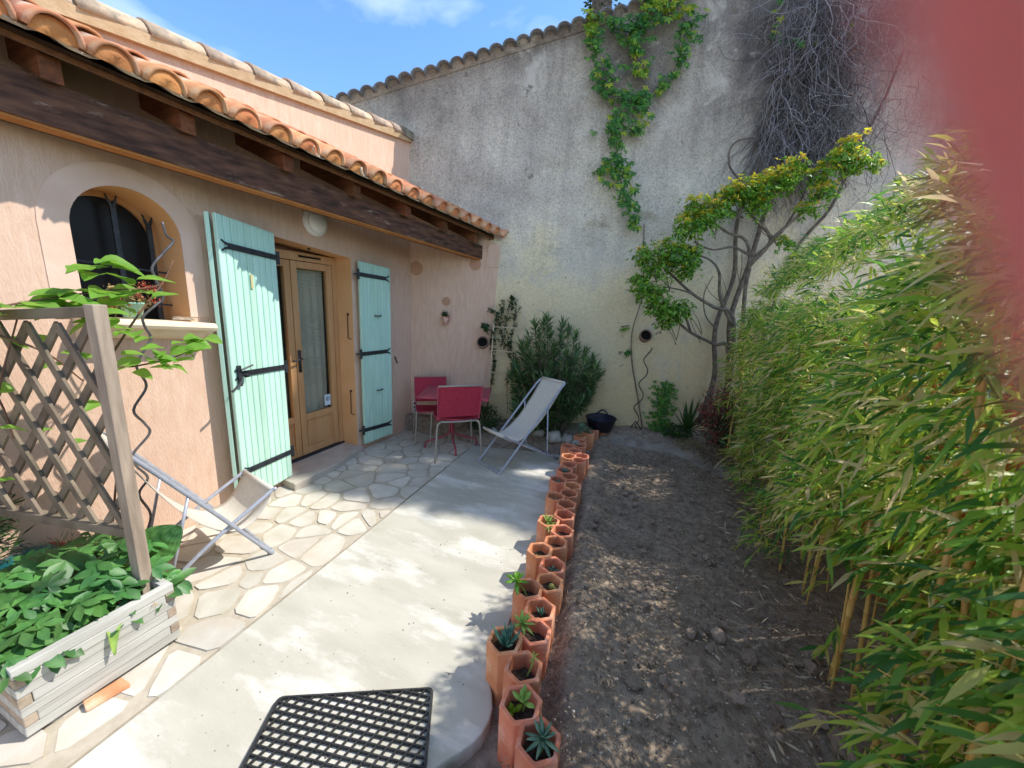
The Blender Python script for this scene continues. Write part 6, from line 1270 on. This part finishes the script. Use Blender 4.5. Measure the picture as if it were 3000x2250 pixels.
ball_plant('low_herb', (-2.9, .50, .50), (.10, .2, .35), 1300, .03, .08, .005, .012, m_dk, 'dark leafy growth behind the trellis at the left edge', cat='plant', seed=41)
sh_ = thing('upright_sprout', (-2.33, .80, .27), 'pale green upright sprout with soft leaves beside the trellis post', 'plant'); MB().tube([(-2.33, .80, .25), (-2.345, .80, .40), (-2.35, .81, .52)], .004, 6).build('stem', m_sucl, sh_)
r_ = np.random.default_rng(9); n = 90; V, Fc = leaves_np(np.array([(-2.28, .82, .36)] * n) + r_.normal(size=(n, 3)) * (.03, .03, .04), r_.normal(size=(n, 3)) + (0, 0, .5), r_.normal(size=(n, 3)) + (0, 0, 1), r_.uniform(.02, .045, n), r_.uniform(.01, .022, n), widest=.5); mk_leaves('foliage', V, Fc, m_kiwi, sh_, 'stuff')
bw = thing('teal_bowl', (-2.86, .70, .2), 'dark teal bowl inside a red rimmed clay pot behind the planter', 'bowl')
MB().lathe([(.11, -.16), (.135, 0), (.143, 0), (.143, .018), (.128, .018), (.12, 0)], (-2.86, .68, .25), 28).build('clay_rim', mat('red_clay_pot', (0.42, 0.10, 0.06), rough=.7), bw, True)
MB().lathe([(.122, .005), (.112, .02), (.09, .045), (.05, .062), (0, .068)], (-2.86, .68, .245), 28).build('bowl_body', mat('teal_glaze', (0.015, 0.12, 0.13), rough=.15, spec=.6), bw, True)

# ------------------------------------------------------------------ loose stones, clods, litter on the soil
SPOT = [(.853, 1.569, .055), (.80, 1.66, .035), (.19, 1.536, .02), (.491, 1.598, .028), (.395, 1.944, .026), (.45, 1.92, .034), (.493, 2.023, .022), (.58, 1.847, .036), (.877, 2.02, .040), (.85, 1.93, .032), (.80, 1.93, .022), (.317, 1.863, .026), (.071, 1.459, .030), (.136, 1.601, .018), (.335, 1.476, .015), (-.007, 1.906, .014), (.623, 1.575, .030), (.62, 1.50, .018), (.34, 1.90, .020)]
me_st = [rock(50 + i, 1.0, (1.15, .9, .72), 3 if i < 3 else 2) for i in range(6)]
for me in me_st: me.materials.append(m_clod); me.polygons.foreach_set('use_smooth', [False] * len(me.polygons))
q = random.Random(5); allst = [(a, b, c, 1) for a, b, c in SPOT]
while len(allst) < 150:
    x = q.uniform(-.33, 1.0); y = q.uniform(.95, 4.4)
    if any(math.hypot(x - p[0], y - p[1]) < .16 for p in POTS): continue
    allst.append((x, y, q.uniform(.007, .017) * (1.0 + (.3 if y > 2.5 else 0)), 0))
for i, (x, y, r, sp_f) in enumerate(allst):
    o = bpy.data.objects.new('clod', me_st[i % 6]); col.objects.link(o); o.scale = (r, r, r); o.rotation_euler = (q.random() * .4, q.random() * .4, q.random() * 6.28)
    hz = .05 * math.exp(-((x - 0.1) ** 2 + (y - 1.7) ** 2) / 0.35) + potrise(x, y); o.location = (x, y, r * .35 + hz + .012)
    lb = ('largest brown clod beside the bamboo leaves at the lower right' if i == 0 else 'small rounded earth clod lying on the tilled soil'); setp(o, lb, 'clod', None if i == 0 else 'earth clods on the tilled soil')
# countless crumbs
r_ = np.random.default_rng(3); n = 15000; X = np.concatenate([r_.uniform(-.36, 1.15, n), r_.uniform(-1.9, .7, 1500)]); Y = np.concatenate([.9 + 3.7 * r_.random(n) ** 1.5, r_.uniform(4.0, 5.0, 1500)]); n = len(X)
keep = np.ones(n, bool)
for p in POTS: keep &= np.hypot(X - p[0], Y - p[1]) > .085
keep &= np.array([walld(a, b) > .03 for a, b in zip(X, Y)]); X, Y = X[keep], Y[keep]; n = len(X); S = .0022 + .0065 * r_.random(n) ** 3
Zc = np.array([gh(a, b) for a, b in zip(X, Y)]) + .05 * np.exp(-((X - .1) ** 2 + (Y - 1.7) ** 2) / .35) + .010 + np.array([potrise(a, b) for a, b in zip(X, Y)])
octv = np.array([(1, 0, 0), (0, 1, 0), (-1, 0, 0), (0, -1, 0), (0, 0, .8), (0, 0, -.8)], float); octf = np.array([(0, 1, 4), (1, 2, 4), (2, 3, 4), (3, 0, 4), (1, 0, 5), (2, 1, 5), (3, 2, 5), (0, 3, 5)])
an = r_.uniform(0, 6.28, n); jit = 1 + r_.uniform(-.35, .35, (n, 6, 1)); Vb = octv[None] * jit * S[:, None, None]; ca, sa = np.cos(an)[:, None], np.sin(an)[:, None]
V = np.stack([Vb[..., 0] * ca - Vb[..., 1] * sa + X[:, None], Vb[..., 0] * sa + Vb[..., 1] * ca + Y[:, None], Vb[..., 2] + Zc[:, None]], -1).reshape(-1, 3); Fc = (octf[None] + (np.arange(n) * 6)[:, None, None]).reshape(-1, 3); Fc = np.concatenate([Fc, Fc[:, 2:3]], 1)
m_crumb = mat('soil_crumbs', (0.2, 0.15, 0.11), island=[(0, (0.10, 0.075, 0.056)), (.5, (0.24, 0.185, 0.14)), (.85, (0.38, 0.31, 0.24)), (1, (0.55, 0.48, 0.40))], rough=1)
o = mk_leaves('soil_crumbs', V, Fc, m_crumb); setp(o, 'loose crumbs and pebbles scattered over the tilled soil', 'crumbs', kind='stuff'); [setattr(p, 'use_smooth', False) for p in []]
# dead leaf litter and straw
n = 1500; X = r_.uniform(-.34, 1.0, n); Y = 1 + 4.0 * r_.random(n); Zc = np.array([gh(a, b) for a, b in zip(X, Y)]) + .05 * np.exp(-((X - .1) ** 2 + (Y - 1.7) ** 2) / .35) + .02 + np.array([potrise(a, b) for a, b in zip(X, Y)]); d = r_.normal(size=(n, 3)) * (1, 1, .15); keep = np.array([walld(a, b) > .05 for a, b in zip(X, Y)])
V, Fc = leaves_np(np.stack([X, Y, Zc], 1)[keep], d[keep], (r_.normal(size=(n, 3)) * .3 + (0, 0, 1))[keep], r_.uniform(.012, .05, n)[keep], r_.uniform(.002, .006, n)[keep], droop=.02)
o = mk_leaves('leaf_litter', V, Fc, mat('straw_litter', (0.4, 0.3, 0.2), island=[(0, (0.12, 0.08, 0.05)), (.6, (0.28, 0.21, 0.13)), (1, (0.52, 0.44, 0.31))], rough=.9)); setp(o, 'dry straw and dead leaves strewn over the soil', 'litter', kind='stuff')
# low concrete strip across the far end of the bed
stp = [(-.45, 4.62), (.36, 4.80), (.85, 4.42), (1.35, 3.98), (1.30, 3.80), (.78, 4.25), (.34, 4.58), (-.42, 4.45)]
V = [(x, y, gh(x, y) * .9 + .010) for x, y in stp] + [(x, y, -.05) for x, y in stp]; nn = len(stp)
o = mk('concrete_strip', V, [tuple(range(nn))[::-1]] + [(i, (i + 1) % nn, nn + (i + 1) % nn, nn + i) for i in range(nn)], mat('dusty_concrete', (0.24, 0.20, 0.165), (0.36, 0.32, 0.27), scale=9, rough=1, bump=.8, bscale=40)); setp(o, kind='structure')

# ------------------------------------------------------------------ trees behind the wall
def far_tree(name, base, h, r0, crown, label, seed, nleaf=5000, ivy=False, L_=(.10, .2), m=None):
    q = random.Random(seed); t = thing(name, base, label, 'tree'); b = Vector(base); mb = MB(); top = b + Vector((q.uniform(-.2, .2), q.uniform(-.2, .2), h))
    mb.tube(bez([b, b + (top - b) * .5 + Vector((.06, 0, 0)), top], 6), [r0 * (1 - .3 * k / 12) for k in range(13)], 14)
    for c in crown: mb.tube(bez([top - Vector((0, 0, h * .12)), (top + Vector(c[0])) / 2 + Vector((0, 0, .3)), Vector(c[0])], 4), [r0 * .45 * (1 - .8 * k / 9) for k in range(9)], 6)
    mb.build('trunk', m_bark, t, True); r_ = np.random.default_rng(seed); Bs, Ds = [], []
    tot = sum(c[1][0] * c[1][1] for c in crown)
    for c, rad in crown:
        n = int(nleaf * rad[0] * rad[1] / tot); d = r_.normal(size=(n, 3)); d /= np.linalg.norm(d, axis=1, keepdims=True); f = .35 + .65 * r_.random((n, 1)) ** .6; p = np.array(c) + d * f * np.array(rad)
        lump = np.sin(p[:, 0] * 3.1 + seed) * np.sin(p[:, 1] * 3.7) * np.sin(p[:, 2] * 4.3); k_ = lump > -.32; Bs.append(p[k_]); Ds.append(d[k_])
    Bs, Ds = np.concatenate(Bs), np.concatenate(Ds); n = len(Bs)
    V, Fc = leaves_np(Bs, Ds + r_.normal(size=(n, 3)) * .7, r_.normal(size=(n, 3)) + (0, 0, .7), r_.uniform(*L_, n), r_.uniform(*L_, n) * .45); mk_leaves('crown', V, Fc, m or m_dk, t, 'stuff')
    if ivy:
        n = 2600; z_ = r_.uniform(3, h, n); a_ = r_.uniform(0, 6.28, n); k_ = (np.sin(a_ * 1.0 + 1.2) < .55) | (r_.random(n) < .2); z_, a_ = z_[k_], a_[k_]; n = len(z_); rr = r0 * r_.uniform(.95, 1.25, n); p = np.stack([b.x + np.cos(a_) * rr, b.y + np.sin(a_) * rr, z_], 1); d = np.stack([np.cos(a_), np.sin(a_), -.4 + 0 * a_], 1)
        V, Fc = leaves_np(p, d + r_.normal(size=(n, 3)) * .3, d + (0, 0, 1), r_.uniform(.04, .08, n), r_.uniform(.03, .06, n)); mk_leaves('ivy', V, Fc, m_dk, t, 'stuff')
    return t
far_tree('pine_tree', (-1.22, 5.78, 0), 8.2, .165, [((-1.6, 6.2, 9.6), (1.6, 1.5, 1.0)), ((-.6, 6.9, 9.9), (1.4, 1.5, 1.0))], 'ivy clad tree trunk rising just behind the top of the grey wall', 3, 3500, True)
far_tree('pine_tree', (-.72, 5.95, 0), 8.4, .12, [((-.2, 7.4, 9.8), (1.2, 1.2, .9))], 'second darker trunk behind the wall, barely showing right of the ivy clad one', 6, 1500, True)
far_tree('broadleaf_tree', (8.0, 8.6, 0), 9.0, .20, [((8.0, 7.25, 10.8), (1.0, .40, .5)), ((7.1, 7.2, 10.8), (.9, .40, .5)), ((6.2, 7.15, 10.8), (.9, .40, .5)), ((5.2, 7.05, 10.8), (.9, .42, .6)), ((4.35, 6.95, 10.8), (.8, .42, .5)), ((3.75, 6.95, 10.9), (.5, .4, .4))], 'tall leafy neighbouring tree standing beyond the right end of the wall', 8, 5600, False, (.12, .24), m_pit)

# ------------------------------------------------------------------ the photographer's hand, fingertip over the edge of the lens
m_skin = bpy.data.materials.new('skin'); m_skin.use_nodes = True; b_ = m_skin.node_tree.nodes['Principled BSDF']
b_.inputs['Base Color'].default_value = (0.74, 0.21, 0.24, 1); b_.inputs['Roughness'].default_value = .5; b_.inputs['Subsurface Weight'].default_value = 1.0; b_.inputs['Subsurface Radius'].default_value = (1.0, .16, .12); b_.inputs['Subsurface Scale'].default_value = .0045
def camp(x, y, z): return Vector((0, 0, HC)) + (rt * x + upv * y + fwd * z) * .001
hand = thing('person_hand', camp(95, 5, -45), 'blurred fingertip covering the right edge of the view, glowing red against the light', 'hand')
SK = {'w0': ((150, -60, -95), 27), 'w': ((122, -25, -72), 25), 'p': ((100, 5, -48), 24), 'i0': ((82, 2, -20), 12), 'i1': ((62, -22, 4), 10.5), 'i2': ((41, -20, 14), 9.8), 'i3': ((32.5, -6, 11.0), 9.2), 'i4': ((18.8, 11, 6.4), 9.0), 'i5': ((12.4, 20, 4.4), 8.4),
      'm0': ((78, 24, -48), 11.5), 'm1': ((60, 34, -62), 9.6), 'm2': ((44, 18, -66), 8.6), 'm3': ((40, 0, -60), 7.2), 'r0': ((86, 8, -62), 11), 'r1': ((66, 14, -80), 9.2), 'r2': ((50, -2, -82), 8.2), 'r3': ((46, -18, -74), 6.8),
      'l0': ((98, -10, -74), 10), 'l1': ((80, -10, -92), 8), 'l2': ((66, -24, -92), 7), 'l3': ((62, -36, -84), 6), 't0': ((108, -16, -38), 13), 't1': ((88, -34, -26), 11), 't2': ((66, -44, -24), 9.5), 't3': ((52, -48, -26), 7.5)}
ED_ = [('w0', 'w'), ('w', 'p'), ('p', 'i0'), ('i0', 'i1'), ('i1', 'i2'), ('i2', 'i3'), ('i3', 'i4'), ('i4', 'i5'), ('p', 'm0'), ('m0', 'm1'), ('m1', 'm2'), ('m2', 'm3'), ('p', 'r0'), ('r0', 'r1'), ('r1', 'r2'), ('r2', 'r3'), ('w', 'l0'), ('l0', 'l1'), ('l1', 'l2'), ('l2', 'l3'), ('w', 't0'), ('t0', 't1'), ('t1', 't2'), ('t2', 't3')]
ks = list(SK); me = bpy.data.meshes.new('hand_skin'); me.from_pydata([tuple(camp(*SK[k][0]) - hand.location) for k in ks], [(ks.index(a), ks.index(b)) for a, b in ED_], [])
o = bpy.data.objects.new('hand_skin', me); col.objects.link(o); o.parent = hand; md = o.modifiers.new('skin', 'SKIN'); md.use_smooth_shade = True
for i, k in enumerate(ks): me.skin_vertices[0].data[i].radius = (SK[k][1] * .001,) * 2
me.skin_vertices[0].data[ks.index('p')].use_root = True; ms_ = o.modifiers.new('sub', 'SUBSURF'); ms_.levels = 2; ms_.render_levels = 2; me.materials.append(m_skin)

# the phone whose lens is the camera: a dark slab behind the lens, added to shade the finger
pho = thing('smartphone', camp(-60, -15, -8), 'dark smartphone held in the hand, unseen just behind the point of view', 'phone')
pb = MB(); pb.hexa([camp(*p) for p in ((-112, -42, -12.5), (38, -42, -12.5), (38, -42, -4.6), (-112, -42, -4.6), (-112, 32, -12.5), (38, 32, -12.5), (38, 32, -4.6), (-112, 32, -4.6))]); pb.build('phone_body', m_iron, pho, bevel=.002)

# grit and crumbs blown onto the slab, straw under the bamboo
r_ = np.random.default_rng(61); n = 700; X = r_.uniform(-1.75, -.62, n); Y = r_.uniform(.5, 3.7, n); S = .0012 + .0035 * r_.random(n) ** 4
an = r_.uniform(0, 6.28, n); jit = 1 + r_.uniform(-.35, .35, (n, 6, 1)); Vb = octv[None] * jit * S[:, None, None]; ca, sa = np.cos(an)[:, None], np.sin(an)[:, None]
V = np.stack([Vb[..., 0] * ca - Vb[..., 1] * sa + X[:, None], Vb[..., 0] * sa + Vb[..., 1] * ca + Y[:, None], Vb[..., 2] + S[:, None] * .5], -1).reshape(-1, 3); Fc = (octf[None] + (np.arange(n) * 6)[:, None, None]).reshape(-1, 3); Fc = np.concatenate([Fc, Fc[:, 2:3]], 1)
o = mk_leaves('patio_grit', V, Fc, m_crumb); setp(o, 'scattered grit and crumbs of earth on the concrete slab', 'grit', kind='stuff')
n = 900; Y = r_.uniform(.9, 4.5, n); X = .78 + r_.normal(size=n) * .16; Zc = .035 + .02 * r_.random(n); d = r_.normal(size=(n, 3)) * (1, 1, .18)
V, Fc = leaves_np(np.stack([X, Y, Zc], 1), d, r_.normal(size=(n, 3)) * .4 + (0, 0, 1), r_.uniform(.03, .10, n), r_.uniform(.005, .012, n), droop=.02)
o = mk_leaves('fallen_bamboo_leaves', V, Fc, bpy.data.materials['straw_litter']); setp(o, 'fallen dry bamboo leaves along the foot of the hedge', 'litter', kind='stuff')
